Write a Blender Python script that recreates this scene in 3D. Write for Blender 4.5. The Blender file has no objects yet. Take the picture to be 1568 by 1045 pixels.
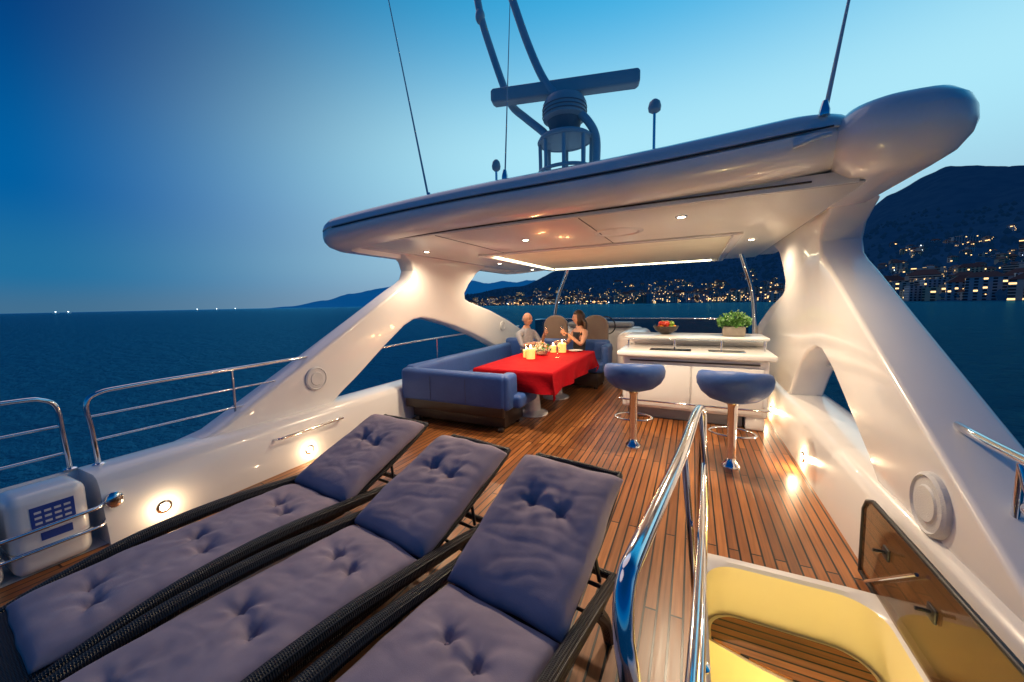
import bpy, bmesh, math, random
from mathutils import Vector, Matrix, noise
random.seed(7)
D=bpy.data; C=bpy.context
scene=C.scene
R=math.radians
scene.view_settings.view_transform='Standard'; scene.view_settings.look='None'; scene.view_settings.exposure=0; scene.view_settings.gamma=1

# ------------------------------------------------------------------ materials
def mat(name, col, rough=0.5, metal=0.0, coat=0.0, nscale=0, namt=0.1, bump=0.0, bscale=40, emis=None, estr=0, spec=0.5, sheen=0):
    m=D.materials.new(name); m.use_nodes=True
    nt=m.node_tree; b=nt.nodes["Principled BSDF"]
    b.inputs["Base Color"].default_value=(*col,1)
    b.inputs["Roughness"].default_value=rough
    b.inputs["Metallic"].default_value=metal
    b.inputs["Coat Weight"].default_value=coat
    b.inputs["Specular IOR Level"].default_value=spec
    b.inputs["Sheen Weight"].default_value=sheen
    tc=nt.nodes.new("ShaderNodeTexCoord")
    if nscale:
        n=nt.nodes.new("ShaderNodeTexNoise"); n.inputs["Scale"].default_value=nscale; n.inputs["Detail"].default_value=5
        nt.links.new(tc.outputs["Object"],n.inputs["Vector"])
        mx=nt.nodes.new("ShaderNodeMix"); mx.data_type='RGBA'
        mx.inputs[6].default_value=(*[c*(1-namt) for c in col],1)
        mx.inputs[7].default_value=(*[min(1,c*(1+namt)) for c in col],1)
        nt.links.new(n.outputs["Fac"],mx.inputs[0]); nt.links.new(mx.outputs[2],b.inputs["Base Color"])
    if bump:
        n2=nt.nodes.new("ShaderNodeTexNoise"); n2.inputs["Scale"].default_value=bscale; n2.inputs["Detail"].default_value=6
        nt.links.new(tc.outputs["Object"],n2.inputs["Vector"])
        bp=nt.nodes.new("ShaderNodeBump"); bp.inputs["Strength"].default_value=bump; bp.inputs["Distance"].default_value=0.01
        nt.links.new(n2.outputs["Fac"],bp.inputs["Height"]); nt.links.new(bp.outputs[0],b.inputs["Normal"])
    if emis:
        b.inputs["Emission Color"].default_value=(*emis,1); b.inputs["Emission Strength"].default_value=estr
    return m

M={}
M['white']=mat("white_gelcoat",(.78,.76,.74),.25,coat=.5,nscale=3,namt=.04,bump=.03,bscale=6)
M['cream']=mat("cream_liner",(.80,.70,.42),.4,nscale=4,namt=.05)
M['ceil']=mat("ceiling_vinyl",(.80,.77,.70),.30,nscale=2,namt=.05,bump=.05,bscale=3,coat=.3)
M['canvas']=mat("canopy_canvas",(.76,.74,.60),.7,nscale=6,namt=.08,bump=.2,bscale=8)
M['steel']=mat("polished_steel",(.78,.79,.8),.09,metal=1,nscale=15,namt=.06)
M['darkgap']=mat("dark_seal",(.02,.02,.025),.5)
M['rubber']=mat("black_rubber",(.015,.015,.018),.45)
M['blue']=mat("blue_vinyl",(.024,.078,.27),.5,nscale=5,namt=.18,bump=.3,bscale=25,sheen=.05)
M['bluedk']=mat("blue_piping",(.02,.045,.13),.45)
M['wood_dk']=mat("dark_wood_base",(.03,.018,.012),.4,nscale=8,namt=.3)
M['red']=mat("red_tablecloth",(.34,.003,.009),.85,nscale=14,namt=.12,bump=.3,bscale=30,spec=.1)
M['skin']=mat("skin",(.50,.27,.18),.5,nscale=20,namt=.06)
M['hairdk']=mat("dark_hair",(.03,.015,.01),.45,nscale=60,namt=.5)
M['shirt']=mat("grey_shirt",(.30,.32,.38),.8,nscale=60,namt=.45)
M['trous']=mat("trousers",(.04,.05,.08),.8)
M['dress']=mat("black_dress",(.012,.012,.016),.7)
M['eye']=mat("eye_dark",(.02,.015,.012),.2)
M['lip']=mat("lips",(.40,.10,.09),.4)
M['candle']=mat("candle_wax",(.9,.6,.3),.5,emis=(1,.34,.05),estr=1.5)
M['lampem']=mat("lamp_lens",(1,.85,.6),.3,emis=(1,.80,.52),estr=25)
M['cove']=mat("cove_led_strip",(1,1,.9),.3,emis=(1,.92,.62),estr=10)
M['leaf']=mat("plant_leaf",(.07,.19,.03),.5,nscale=12,namt=.5)
M['pot']=mat("stone_pot",(.35,.30,.24),.7,nscale=20,namt=.2)
M['soil']=mat("soil",(.03,.02,.012),.9)
M['seatbeige']=mat("beige_leather",(.22,.15,.11),.5,nscale=10,namt=.1,bump=.1)
M['maststeel']=mat("mast_paint",(.50,.59,.63),.35,nscale=6,namt=.08)
M['radome']=mat("radar_paint",(.55,.57,.57),.35,nscale=6,namt=.06)
M['label']=mat("blue_label",(.02,.06,.30),.4)
M['grey']=mat("grey_plastic",(.25,.25,.27),.5)
M['spk']=mat("speaker_grille",(.62,.62,.62),.5,bump=.3,bscale=200)
M['fr1']=mat("fruit_red",(.5,.04,.02),.3,nscale=20,namt=.3); M['fr2']=mat("fruit_orange",(.7,.25,.02),.4); M['fr3']=mat("fruit_green",(.2,.32,.03),.3)
M['petal']=mat("petal_white",(.75,.6,.5),.6)

def glass(name,col,dens,rough=.03):
    m=D.materials.new(name); m.use_nodes=True; nt=m.node_tree; nt.nodes.clear()
    o=nt.nodes.new("ShaderNodeOutputMaterial"); t=nt.nodes.new("ShaderNodeBsdfTransparent"); g=nt.nodes.new("ShaderNodeBsdfGlossy")
    lw=nt.nodes.new("ShaderNodeLayerWeight"); lw.inputs[0].default_value=.5
    pw=nt.nodes.new("ShaderNodeMath"); pw.operation='POWER'; pw.inputs[1].default_value=4; nt.links.new(lw.outputs['Facing'],pw.inputs[0])
    f=nt.nodes.new("ShaderNodeMath"); f.operation='MULTIPLY_ADD'; f.inputs[1].default_value=.6; f.inputs[2].default_value=.045; nt.links.new(pw.outputs[0],f.inputs[0])
    x=nt.nodes.new("ShaderNodeMixShader")
    t.inputs[0].default_value=(*[c*dens for c in col],1); g.inputs["Roughness"].default_value=rough
    nt.links.new(f.outputs[0],x.inputs[0]); nt.links.new(t.outputs[0],x.inputs[1]); nt.links.new(g.outputs[0],x.inputs[2]); nt.links.new(x.outputs[0],o.inputs[0])
    return m
M['smoke']=glass("smoked_acrylic",(.80,.68,.54),.8)
M['clear']=glass("clear_glass",(.95,.97,.98),1)
M['tint']=glass("tinted_windscreen",(.25,.35,.45),.8)

def cushion_mat():
    m=mat("grey_purple_fabric",(.145,.13,.20),.85,sheen=.1)
    nt=m.node_tree; b=nt.nodes["Principled BSDF"]
    tc=nt.nodes.new("ShaderNodeTexCoord")
    n=nt.nodes.new("ShaderNodeTexNoise"); n.inputs["Scale"].default_value=7; n.inputs["Detail"].default_value=8
    cr=nt.nodes.new("ShaderNodeValToRGB"); cr.color_ramp.elements[0].position=.3; cr.color_ramp.elements[0].color=(.25,.20,.25,1)
    cr.color_ramp.elements[1].position=.75; cr.color_ramp.elements[1].color=(.33,.265,.315,1)
    nt.links.new(tc.outputs["Object"],n.inputs["Vector"]); nt.links.new(n.outputs["Fac"],cr.inputs[0]); nt.links.new(cr.outputs[0],b.inputs["Base Color"])
    w=nt.nodes.new("ShaderNodeTexNoise"); w.inputs["Scale"].default_value=420; w.inputs["Detail"].default_value=2
    nt.links.new(tc.outputs["Object"],w.inputs["Vector"])
    bp=nt.nodes.new("ShaderNodeBump"); bp.inputs["Strength"].default_value=.45; bp.inputs["Distance"].default_value=.002
    nt.links.new(w.outputs["Fac"],bp.inputs["Height"]); nt.links.new(bp.outputs[0],b.inputs["Normal"])
    return m
M['cush']=cushion_mat()
def wicker_mat():
    m=mat("black_wicker",(.012,.011,.012),.36)
    nt=m.node_tree; b=nt.nodes["Principled BSDF"]; tc=nt.nodes.new("ShaderNodeTexCoord")
    w=nt.nodes.new("ShaderNodeTexWave"); w.bands_direction='Y'; w.inputs["Scale"].default_value=38; w.inputs["Distortion"].default_value=1.2
    w2=nt.nodes.new("ShaderNodeTexWave"); w2.bands_direction='X'; w2.inputs["Scale"].default_value=30
    ad=nt.nodes.new("ShaderNodeMath"); ad.operation='MAXIMUM'
    nt.links.new(tc.outputs["Object"],w.inputs["Vector"]); nt.links.new(tc.outputs["Object"],w2.inputs["Vector"])
    nt.links.new(w.outputs["Fac"],ad.inputs[0]); nt.links.new(w2.outputs["Fac"],ad.inputs[1])
    bp=nt.nodes.new("ShaderNodeBump"); bp.inputs["Strength"].default_value=.9; bp.inputs["Distance"].default_value=.006
    nt.links.new(ad.outputs[0],bp.inputs["Height"]); nt.links.new(bp.outputs[0],b.inputs["Normal"])
    return m
M['wicker']=wicker_mat()

def teak_mat(name="teak_planks", width=.062, rot=True):
    m=D.materials.new(name); m.use_nodes=True; nt=m.node_tree; b=nt.nodes["Principled BSDF"]
    tc=nt.nodes.new("ShaderNodeTexCoord"); mp=nt.nodes.new("ShaderNodeMapping")
    mp.inputs["Rotation"].default_value=(0,0,R(90) if rot else 0)
    nt.links.new(tc.outputs["Object"],mp.inputs["Vector"])
    br=nt.nodes.new("ShaderNodeTexBrick"); br.inputs["Scale"].default_value=1
    br.inputs["Brick Width"].default_value=1.9; br.inputs["Row Height"].default_value=width
    br.inputs["Mortar Size"].default_value=.0058; br.inputs["Mortar Smooth"].default_value=.1
    br.offset=.37; br.offset_frequency=2; br.squash=1
    br.inputs["Color1"].default_value=(.46,.18,.054,1); br.inputs["Color2"].default_value=(.23,.080,.024,1); br.inputs["Mortar"].default_value=(.008,.005,.004,1)
    nt.links.new(mp.outputs[0],br.inputs["Vector"])
    mp2=nt.nodes.new("ShaderNodeMapping"); mp2.inputs["Scale"].default_value=(2.5,60,1); nt.links.new(mp.outputs[0],mp2.inputs["Vector"])
    n=nt.nodes.new("ShaderNodeTexNoise"); n.inputs["Scale"].default_value=1; n.inputs["Detail"].default_value=6; nt.links.new(mp2.outputs[0],n.inputs["Vector"])
    n3=nt.nodes.new("ShaderNodeTexNoise"); n3.inputs["Scale"].default_value=1.3; n3.inputs["Detail"].default_value=4; nt.links.new(tc.outputs["Object"],n3.inputs["Vector"])
    cr=nt.nodes.new("ShaderNodeValToRGB"); cr.color_ramp.elements[0].position=.3; cr.color_ramp.elements[0].color=(.55,.5,.45,1); cr.color_ramp.elements[1].position=.7; cr.color_ramp.elements[1].color=(1.15,1.15,1.1,1)
    nt.links.new(n.outputs["Fac"],cr.inputs[0])
    mx=nt.nodes.new("ShaderNodeMix"); mx.data_type='RGBA'; mx.blend_type='MULTIPLY'; mx.inputs[0].default_value=.75
    nt.links.new(br.outputs["Color"],mx.inputs[6]); nt.links.new(cr.outputs[0],mx.inputs[7]); 
    cr2=nt.nodes.new("ShaderNodeValToRGB"); cr2.color_ramp.elements[0].position=.35; cr2.color_ramp.elements[0].color=(.7,.7,.72,1); cr2.color_ramp.elements[1].position=.65; cr2.color_ramp.elements[1].color=(1.1,1.05,1,1)
    nt.links.new(n3.outputs["Fac"],cr2.inputs[0])
    mx2=nt.nodes.new("ShaderNodeMix"); mx2.data_type='RGBA'; mx2.blend_type='MULTIPLY'; mx2.inputs[0].default_value=.8
    nt.links.new(mx.outputs[2],mx2.inputs[6]); nt.links.new(cr2.outputs[0],mx2.inputs[7]); nt.links.new(mx2.outputs[2],b.inputs["Base Color"])
    rr=nt.nodes.new("ShaderNodeMapRange"); rr.inputs[3].default_value=.22; rr.inputs[4].default_value=.45
    nt.links.new(n.outputs["Fac"],rr.inputs[0]); nt.links.new(rr.outputs[0],b.inputs["Roughness"])
    bp=nt.nodes.new("ShaderNodeBump"); bp.inputs["Strength"].default_value=.5; bp.inputs["Distance"].default_value=.003; bp.invert=True
    nt.links.new(br.outputs["Fac"],bp.inputs["Height"]); nt.links.new(bp.outputs[0],b.inputs["Normal"])
    return m
M['teak']=teak_mat()

# ------------------------------------------------------------------ mesh helpers
def obj(name, verts, faces, m=None, smooth=False):
    me=D.meshes.new(name); me.from_pydata([tuple(v) for v in verts],[],faces); me.update()
    o=D.objects.new(name,me); scene.collection.objects.link(o)
    if m: me.materials.append(m)
    if smooth:
        for p in me.polygons: p.use_smooth=True
    return o
def fixn(o):
    bm=bmesh.new(); bm.from_mesh(o.data); bmesh.ops.recalc_face_normals(bm,faces=bm.faces); bm.to_mesh(o.data); bm.free(); return o
def autosm(o,ang=35):
    for p in o.data.polygons: p.use_smooth=True
    o.data.set_sharp_from_angle(angle=R(ang))
def bevel(o,w,seg=3,ang=30):
    bm=bmesh.new(); bm.from_mesh(o.data); bmesh.ops.recalc_face_normals(bm,faces=bm.faces)
    es=[e for e in bm.edges if len(e.link_faces)==2 and e.calc_face_angle(0)>R(ang)]
    bmesh.ops.bevel(bm,geom=es,offset=w,segments=seg,affect='EDGES',profile=.5,clamp_overlap=True)
    bm.to_mesh(o.data); bm.free(); autosm(o,50); return o
def box(name,lo,hi,m,bev=.0,seg=3):
    x0,y0,z0=lo;x1,y1,z1=hi
    v=[(x0,y0,z0),(x1,y0,z0),(x1,y1,z0),(x0,y1,z0),(x0,y0,z1),(x1,y0,z1),(x1,y1,z1),(x0,y1,z1)]
    f=[(0,3,2,1),(4,5,6,7),(0,1,5,4),(1,2,6,5),(2,3,7,6),(3,0,4,7)]
    o=obj(name,v,f,m)
    if bev: bevel(o,bev,seg)
    return o
def group(name, parts, loc=(0,0,0), rotz=0):
    e=D.objects.new(name,None); scene.collection.objects.link(e); e.location=loc; e.rotation_euler=(0,0,rotz)
    e.empty_display_size=.2
    for p in parts:
        p.parent=e
    return e
def catmull(pts,n=8):
    P=[Vector(p) for p in pts]; P=[P[0]*2-P[1]]+P+[P[-1]*2-P[-2]]; out=[]
    for i in range(1,len(P)-2):
        a,b,c,d=P[i-1],P[i],P[i+1],P[i+2]
        for k in range(n):
            t=k/n
            out.append(.5*((2*b)+(-a+c)*t+(2*a-5*b+4*c-d)*t*t+(-a+3*b-3*c+d)*t**3))
    out.append(P[-2]); return out
def tube(name,pts,r,m,n=8,seg=12,smooth=True,sx=1,sz=1):
    """swept tube; r scalar or per control point list"""
    k=len(pts); path=catmull(pts,n) if smooth and k>2 else [Vector(p) for p in pts]
    def rad(i):
        if not isinstance(r,(list,tuple)): return r
        t=i/(len(path)-1)*(k-1); a=min(int(t),k-2); return r[a]+(r[a+1]-r[a])*(t-a)
    vs=[];fs=[]
    T=(path[1]-path[0]).normalized(); up=Vector((0,0,1)) if abs(T.z)<.9 else Vector((0,1,0))
    N=(up-T*up.dot(T)).normalized()
    for i,p in enumerate(path):
        T=(path[min(i+1,len(path)-1)]-path[max(i-1,0)]).normalized()
        N=(N-T*N.dot(T)).normalized(); B=T.cross(N); rr=rad(i)
        for j in range(seg):
            a=2*math.pi*j/seg; vs.append(p+N*math.sin(a)*rr*sz+B*math.cos(a)*rr*sx)
    L=len(path)
    for i in range(L-1):
        for j in range(seg):
            fs.append((i*seg+j,i*seg+(j+1)%seg,(i+1)*seg+(j+1)%seg,(i+1)*seg+j))
    fs.append(tuple(range(seg-1,-1,-1))); fs.append(tuple((L-1)*seg+j for j in range(seg)))
    o=obj(name,vs,fs,m); fixn(o); autosm(o,50); return o
def lathe(name,prof,m,seg=32,loc=(0,0,0),close=True):
    vs=[];fs=[]
    for r,z in prof:
        for j in range(seg):
            a=2*math.pi*j/seg; vs.append((loc[0]+r*math.cos(a),loc[1]+r*math.sin(a),loc[2]+z))
    for i in range(len(prof)-1):
        for j in range(seg): fs.append((i*seg+j,i*seg+(j+1)%seg,(i+1)*seg+(j+1)%seg,(i+1)*seg+j))
    if close: fs.append(tuple(range(seg-1,-1,-1))); fs.append(tuple((len(prof)-1)*seg+j for j in range(seg)))
    o=obj(name,vs,fs,m); fixn(o); autosm(o,40); return o
def ellip(name,c,s,m,u=16,v=12):
    bm=bmesh.new(); bmesh.ops.create_uvsphere(bm,u_segments=u,v_segments=v,radius=1)
    for w in bm.verts: w.co=Vector((w.co.x*s[0]+c[0],w.co.y*s[1]+c[1],w.co.z*s[2]+c[2]))
    me=D.meshes.new(name); bm.to_mesh(me); bm.free(); me.materials.append(m)
    for p in me.polygons:p.use_smooth=True
    o=D.objects.new(name,me); scene.collection.objects.link(o); return o
def extrude_yz(name,poly,x0,x1,m,bev=.04,seg=4,ang=30):
    n=len(poly); v=[(x0,y,z) for y,z in poly]+[(x1,y,z) for y,z in poly]
    f=[tuple(range(n)),tuple(range(2*n-1,n-1,-1))]+[(i,(i+1)%n,(i+1)%n+n,i+n) for i in range(n)]
    o=obj(name,v,f,m); fixn(o)
    if bev:
        bm=bmesh.new(); bm.from_mesh(o.data)
        es=[e for e in bm.edges if abs(e.verts[0].co.x-e.verts[1].co.x)<1e-5]
        bmesh.ops.bevel(bm,geom=es,offset=bev,segments=seg,affect='EDGES',profile=.5,clamp_overlap=True)
        bmesh.ops.recalc_face_normals(bm,faces=bm.faces); bm.to_mesh(o.data); bm.free()
    autosm(o,40); return o
def extrude_xz(name,poly,y0,y1,m):
    n=len(poly); v=[(x,y0,z) for x,z in poly]+[(x,y1,z) for x,z in poly]
    f=[tuple(range(n)),tuple(range(2*n-1,n-1,-1))]+[(i,(i+1)%n,(i+1)%n+n,i+n) for i in range(n)]
    o=obj(name,v,f,m); fixn(o); autosm(o,40); return o
def rrect(x0,y0,x1,y1,r,n=6):
    out=[]
    for cx,cy,a0 in ((x1-r,y1-r,0),(x0+r,y1-r,90),(x0+r,y0+r,180),(x1-r,y0+r,270)):
        for k in range(n+1):
            a=R(a0+90*k/n); out.append((cx+r*math.cos(a),cy+r*math.sin(a)))
    return out
def point_light(name,loc,power,col=(1,.72,.42),rad=.03):
    l=D.lights.new(name,'POINT'); l.energy=power; l.color=col; l.shadow_soft_size=rad
    o=D.objects.new(name,l); o.location=loc; scene.collection.objects.link(o); return o
def spot_light(name,loc,power,col=(1,.77,.52),rad=.035,size=168,blend=.8):
    l=D.lights.new(name,'SPOT'); l.energy=power; l.color=col; l.shadow_soft_size=rad; l.spot_size=R(size); l.spot_blend=blend
    o=D.objects.new(name,l); o.location=loc; scene.collection.objects.link(o); return o

# ------------------------------------------------------------------ world
w=D.worlds.new("World"); scene.world=w; w.use_nodes=True; nt=w.node_tree
bg=nt.nodes["Background"]; tc=nt.nodes.new("ShaderNodeTexCoord")
sep=nt.nodes.new("ShaderNodeSeparateXYZ"); nt.links.new(tc.outputs["Generated"],sep.inputs[0])
def ramp(els):
    r=nt.nodes.new("ShaderNodeValToRGB"); r.color_ramp.interpolation='EASE'
    e=r.color_ramp.elements
    while len(e)<len(els): e.new(.5)
    for i,(p,c) in enumerate(els): e[i].position=p; e[i].color=(*c,1)
    nt.links.new(sep.outputs["Z"],r.inputs[0]); return r
A=ramp([(0,(.055,.16,.28)),(.07,(.015,.16,.35)),(.22,(.0,.115,.36)),(.5,(0,.045,.20)),(1,(0,.03,.12))])
B=ramp([(0,(.29,.44,.59)),(.12,(.36,.61,.76)),(.34,(.42,.80,.95)),(.64,(.03,.42,.78)),(1,(0,.10,.36))])
dp=nt.nodes.new("ShaderNodeVectorMath"); dp.operation='DOT_PRODUCT'; dp.inputs[1].default_value=(math.sin(R(8)),math.cos(R(8)),0)
nt.links.new(tc.outputs["Generated"],dp.inputs[0])
mr=nt.nodes.new("ShaderNodeMapRange"); mr.interpolation_type='SMOOTHSTEP'; mr.inputs[1].default_value=.05; mr.inputs[2].default_value=.88
nt.links.new(dp.outputs["Value"],mr.inputs[0])
mx=nt.nodes.new("ShaderNodeMix"); mx.data_type='RGBA'
nt.links.new(mr.outputs[0],mx.inputs[0]); nt.links.new(A.outputs[0],mx.inputs[6]); nt.links.new(B.outputs[0],mx.inputs[7])
sky=nt.nodes.new("ShaderNodeTexSky"); sky.sky_type='NISHITA'; sky.sun_disc=False; sky.sun_elevation=R(2); sky.sun_rotation=R(8); 
mul=nt.nodes.new("ShaderNodeMix"); mul.data_type='RGBA'; mul.blend_type='ADD'; mul.inputs[0].default_value=.0004
nt.links.new(mx.outputs[2],mul.inputs[6]); nt.links.new(sky.outputs[0],mul.inputs[7]); nt.links.new(mul.outputs[2],bg.inputs[0])
bg.inputs[1].default_value=1.0

sl=D.lights.new("sun","SUN"); sl.energy=.38; sl.angle=R(50); sl.color=(1,.78,.72)
so=D.objects.new("sun",sl); scene.collection.objects.link(so)
so.rotation_euler=Vector((math.sin(R(-60))*math.cos(R(50)),math.cos(R(-60))*math.cos(R(50)),math.sin(R(50)))).to_track_quat('Z','Y').to_euler()

# ------------------------------------------------------------------ camera
cam=D.cameras.new("camera"); cam.lens=13; cam.sensor_width=36; cam.clip_end=60000; cam.clip_start=.02
co=D.objects.new("camera",cam); scene.collection.objects.link(co); scene.camera=co
yaw=R(26); p=R(5.85); ro=R(1.17)
F=Vector((-math.sin(yaw),math.cos(yaw),0)); Rt=Vector((math.cos(yaw),math.sin(yaw),0)); U=Vector((0,0,1))
fw=F*math.cos(p)-U*math.sin(p); up=F*math.sin(p)+U*math.cos(p)
r2=Rt*math.cos(ro)-up*math.sin(ro); u2=up*math.cos(ro)+Rt*math.sin(ro)
m4=Matrix((r2,u2,-fw)).transposed().to_4x4(); m4.translation=Vector((0,0,1.6)); co.matrix_world=m4

# ------------------------------------------------------------------ sea
ZS=-6.0
def sea():
    m=D.materials.new("sea_water"); m.use_nodes=True; nt=m.node_tree; b=nt.nodes["Principled BSDF"]
    nt.nodes.remove(b); om=nt.nodes["Material Output"]
    df=nt.nodes.new("ShaderNodeBsdfDiffuse"); df.inputs[0].default_value=(0,.085,.18,1)
    gl=nt.nodes.new("ShaderNodeBsdfGlossy"); gl.inputs[0].default_value=(.14,.70,1,1); gl.inputs["Roughness"].default_value=.09
    fr=nt.nodes.new("ShaderNodeFresnel"); fr.inputs[0].default_value=1.36
    ms=nt.nodes.new("ShaderNodeMixShader"); nt.links.new(fr.outputs[0],ms.inputs[0]); nt.links.new(df.outputs[0],ms.inputs[1]); nt.links.new(gl.outputs[0],ms.inputs[2]); nt.links.new(ms.outputs[0],om.inputs[0])
    tc=nt.nodes.new("ShaderNodeTexCoord")
    hs=[]
    for sc,st,amp in ((.06,(1,2.2,1),1.0),(.35,(1,1.8,1),.85),(1.6,(1,1.5,1),.30)):
        mp=nt.nodes.new("ShaderNodeMapping"); mp.inputs["Scale"].default_value=st; mp.inputs["Rotation"].default_value=(0,0,R(35)); nt.links.new(tc.outputs["Object"],mp.inputs["Vector"])
        n=nt.nodes.new("ShaderNodeTexNoise"); n.inputs["Scale"].default_value=sc; n.inputs["Detail"].default_value=5; n.inputs["Roughness"].default_value=.6
        nt.links.new(mp.outputs[0],n.inputs["Vector"])
        mm=nt.nodes.new("ShaderNodeMath"); mm.operation='MULTIPLY'; mm.inputs[1].default_value=amp; nt.links.new(n.outputs["Fac"],mm.inputs[0]); hs.append(mm)
    a=nt.nodes.new("ShaderNodeMath"); nt.links.new(hs[0].outputs[0],a.inputs[0]); nt.links.new(hs[1].outputs[0],a.inputs[1])
    a2=nt.nodes.new("ShaderNodeMath"); nt.links.new(a.outputs[0],a2.inputs[0]); nt.links.new(hs[2].outputs[0],a2.inputs[1])
    bp=nt.nodes.new("ShaderNodeBump"); bp.inputs["Strength"].default_value=1; bp.inputs["Distance"].default_value=2.4
    nt.links.new(a2.outputs[0],bp.inputs["Height"])
    for q in (df,gl,fr): nt.links.new(bp.outputs[0],q.inputs["Normal"])
    S=30000
    return obj("sea",[(-S,-S,ZS),(S,-S,ZS),(S,S,ZS),(-S,S,ZS)],[(0,1,2,3)],m)
sea()

# ------------------------------------------------------------------ hills + town
def interp(tab,x):
    if x<=tab[0][0]: return tab[0][1]
    for (a,b),(c,d) in zip(tab,tab[1:]):
        if x<=c:
            t=(x-a)/(c-a); t=t*t*(3-2*t); return b+(d-b)*t
    return tab[-1][1]
EL=[(-36,0.0),(-32.4,.03),(-25.4,.045),(-17.4,.085),(-5,.11),(10.5,.135),(16.4,.155),(19,.19),(22.8,.215),(28,.20),(36,.19),(50,.22),(70,.2)]
D0=[(-36,1500),(-20,1150),(0,950),(15,800),(25,650),(40,520),(70,420)]
R1=3000
def hill_h(th,r):
    d0=interp(D0,th); t=(r-d0)/(R1-d0)
    if t<0: return ZS-3+t*40
    n=noise.fractal(Vector((th*.09,r*.0016,3.3)),1,2,5)
    tt=min(t,1); s=tt**1.35
    h=interp(EL,th)*R1*s*(1+.22*n*(1-.6*tt)) + 18*n*tt
    if t>1: h*=max(0,1-(t-1)*1.2)
    return ZS+1.5+max(0,h)
def polar(th,r,z): return (r*math.sin(R(th)),r*math.cos(R(th)),z)
def terrain(name,th0,th1,nth,rs,hf,m):
    vs=[];fs=[];nr=len(rs)
    for i in range(nth):
        th=th0+(th1-th0)*i/(nth-1)
        for r in rs: vs.append(polar(th,r,hf(th,r)))
    for i in range(nth-1):
        for j in range(nr-1): fs.append((i*nr+j,i*nr+j+1,(i+1)*nr+j+1,(i+1)*nr+j))
    o=obj(name,vs,fs,m); fixn(o)
    for p in o.data.polygons:p.use_smooth=True
    return o
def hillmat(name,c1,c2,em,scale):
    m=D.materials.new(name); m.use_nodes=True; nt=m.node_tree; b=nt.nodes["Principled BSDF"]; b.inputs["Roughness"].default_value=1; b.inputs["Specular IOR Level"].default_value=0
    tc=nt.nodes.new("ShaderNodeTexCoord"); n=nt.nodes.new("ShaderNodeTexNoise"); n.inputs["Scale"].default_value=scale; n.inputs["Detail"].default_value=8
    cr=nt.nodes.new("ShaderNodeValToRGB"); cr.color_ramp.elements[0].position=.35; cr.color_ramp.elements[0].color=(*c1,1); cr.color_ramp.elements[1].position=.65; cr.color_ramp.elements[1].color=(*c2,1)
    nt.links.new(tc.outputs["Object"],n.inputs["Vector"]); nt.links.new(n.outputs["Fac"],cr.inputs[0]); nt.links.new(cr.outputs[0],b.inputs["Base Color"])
    b.inputs["Emission Color"].default_value=(*em,1); b.inputs["Emission Strength"].default_value=1  # constant emission paints distance haze over the slopes
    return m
rs=[400+ (i/70)**1.2*3600 for i in range(71)]
terrain("hillside",-37,72,330,rs,hill_h,hillmat("wooded_hill_haze",(.008,.015,.020),(.018,.032,.038),(.001,.013,.050),.02))
EF=[(-60,0),(-57,.004),(-52.6,.018),(-49.3,.036),(-42,.056),(-34.5,.066),(-25.4,.062),(-10,.07),(0,.04)]
def far_h(th,r):
    n=noise.fractal(Vector((th*.25,r*.0004,9)),1,2,5)
    t=(r-8000)/3000; s=max(0,math.sin(min(max(t,0),1.8)*math.pi/1.8)) if t>0 else 0
    return ZS-2+interp(EF,th)*9700*s*(1+.14*n)
terrain("distant_mountains",-60,2,200,[8000+i*300 for i in range(20)],far_h,hillmat("distant_mountain_haze",(.02,.05,.10),(.03,.06,.12),(.0,.06,.20),.001))  # bluish colour and stronger emission paint in the far airlight

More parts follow.
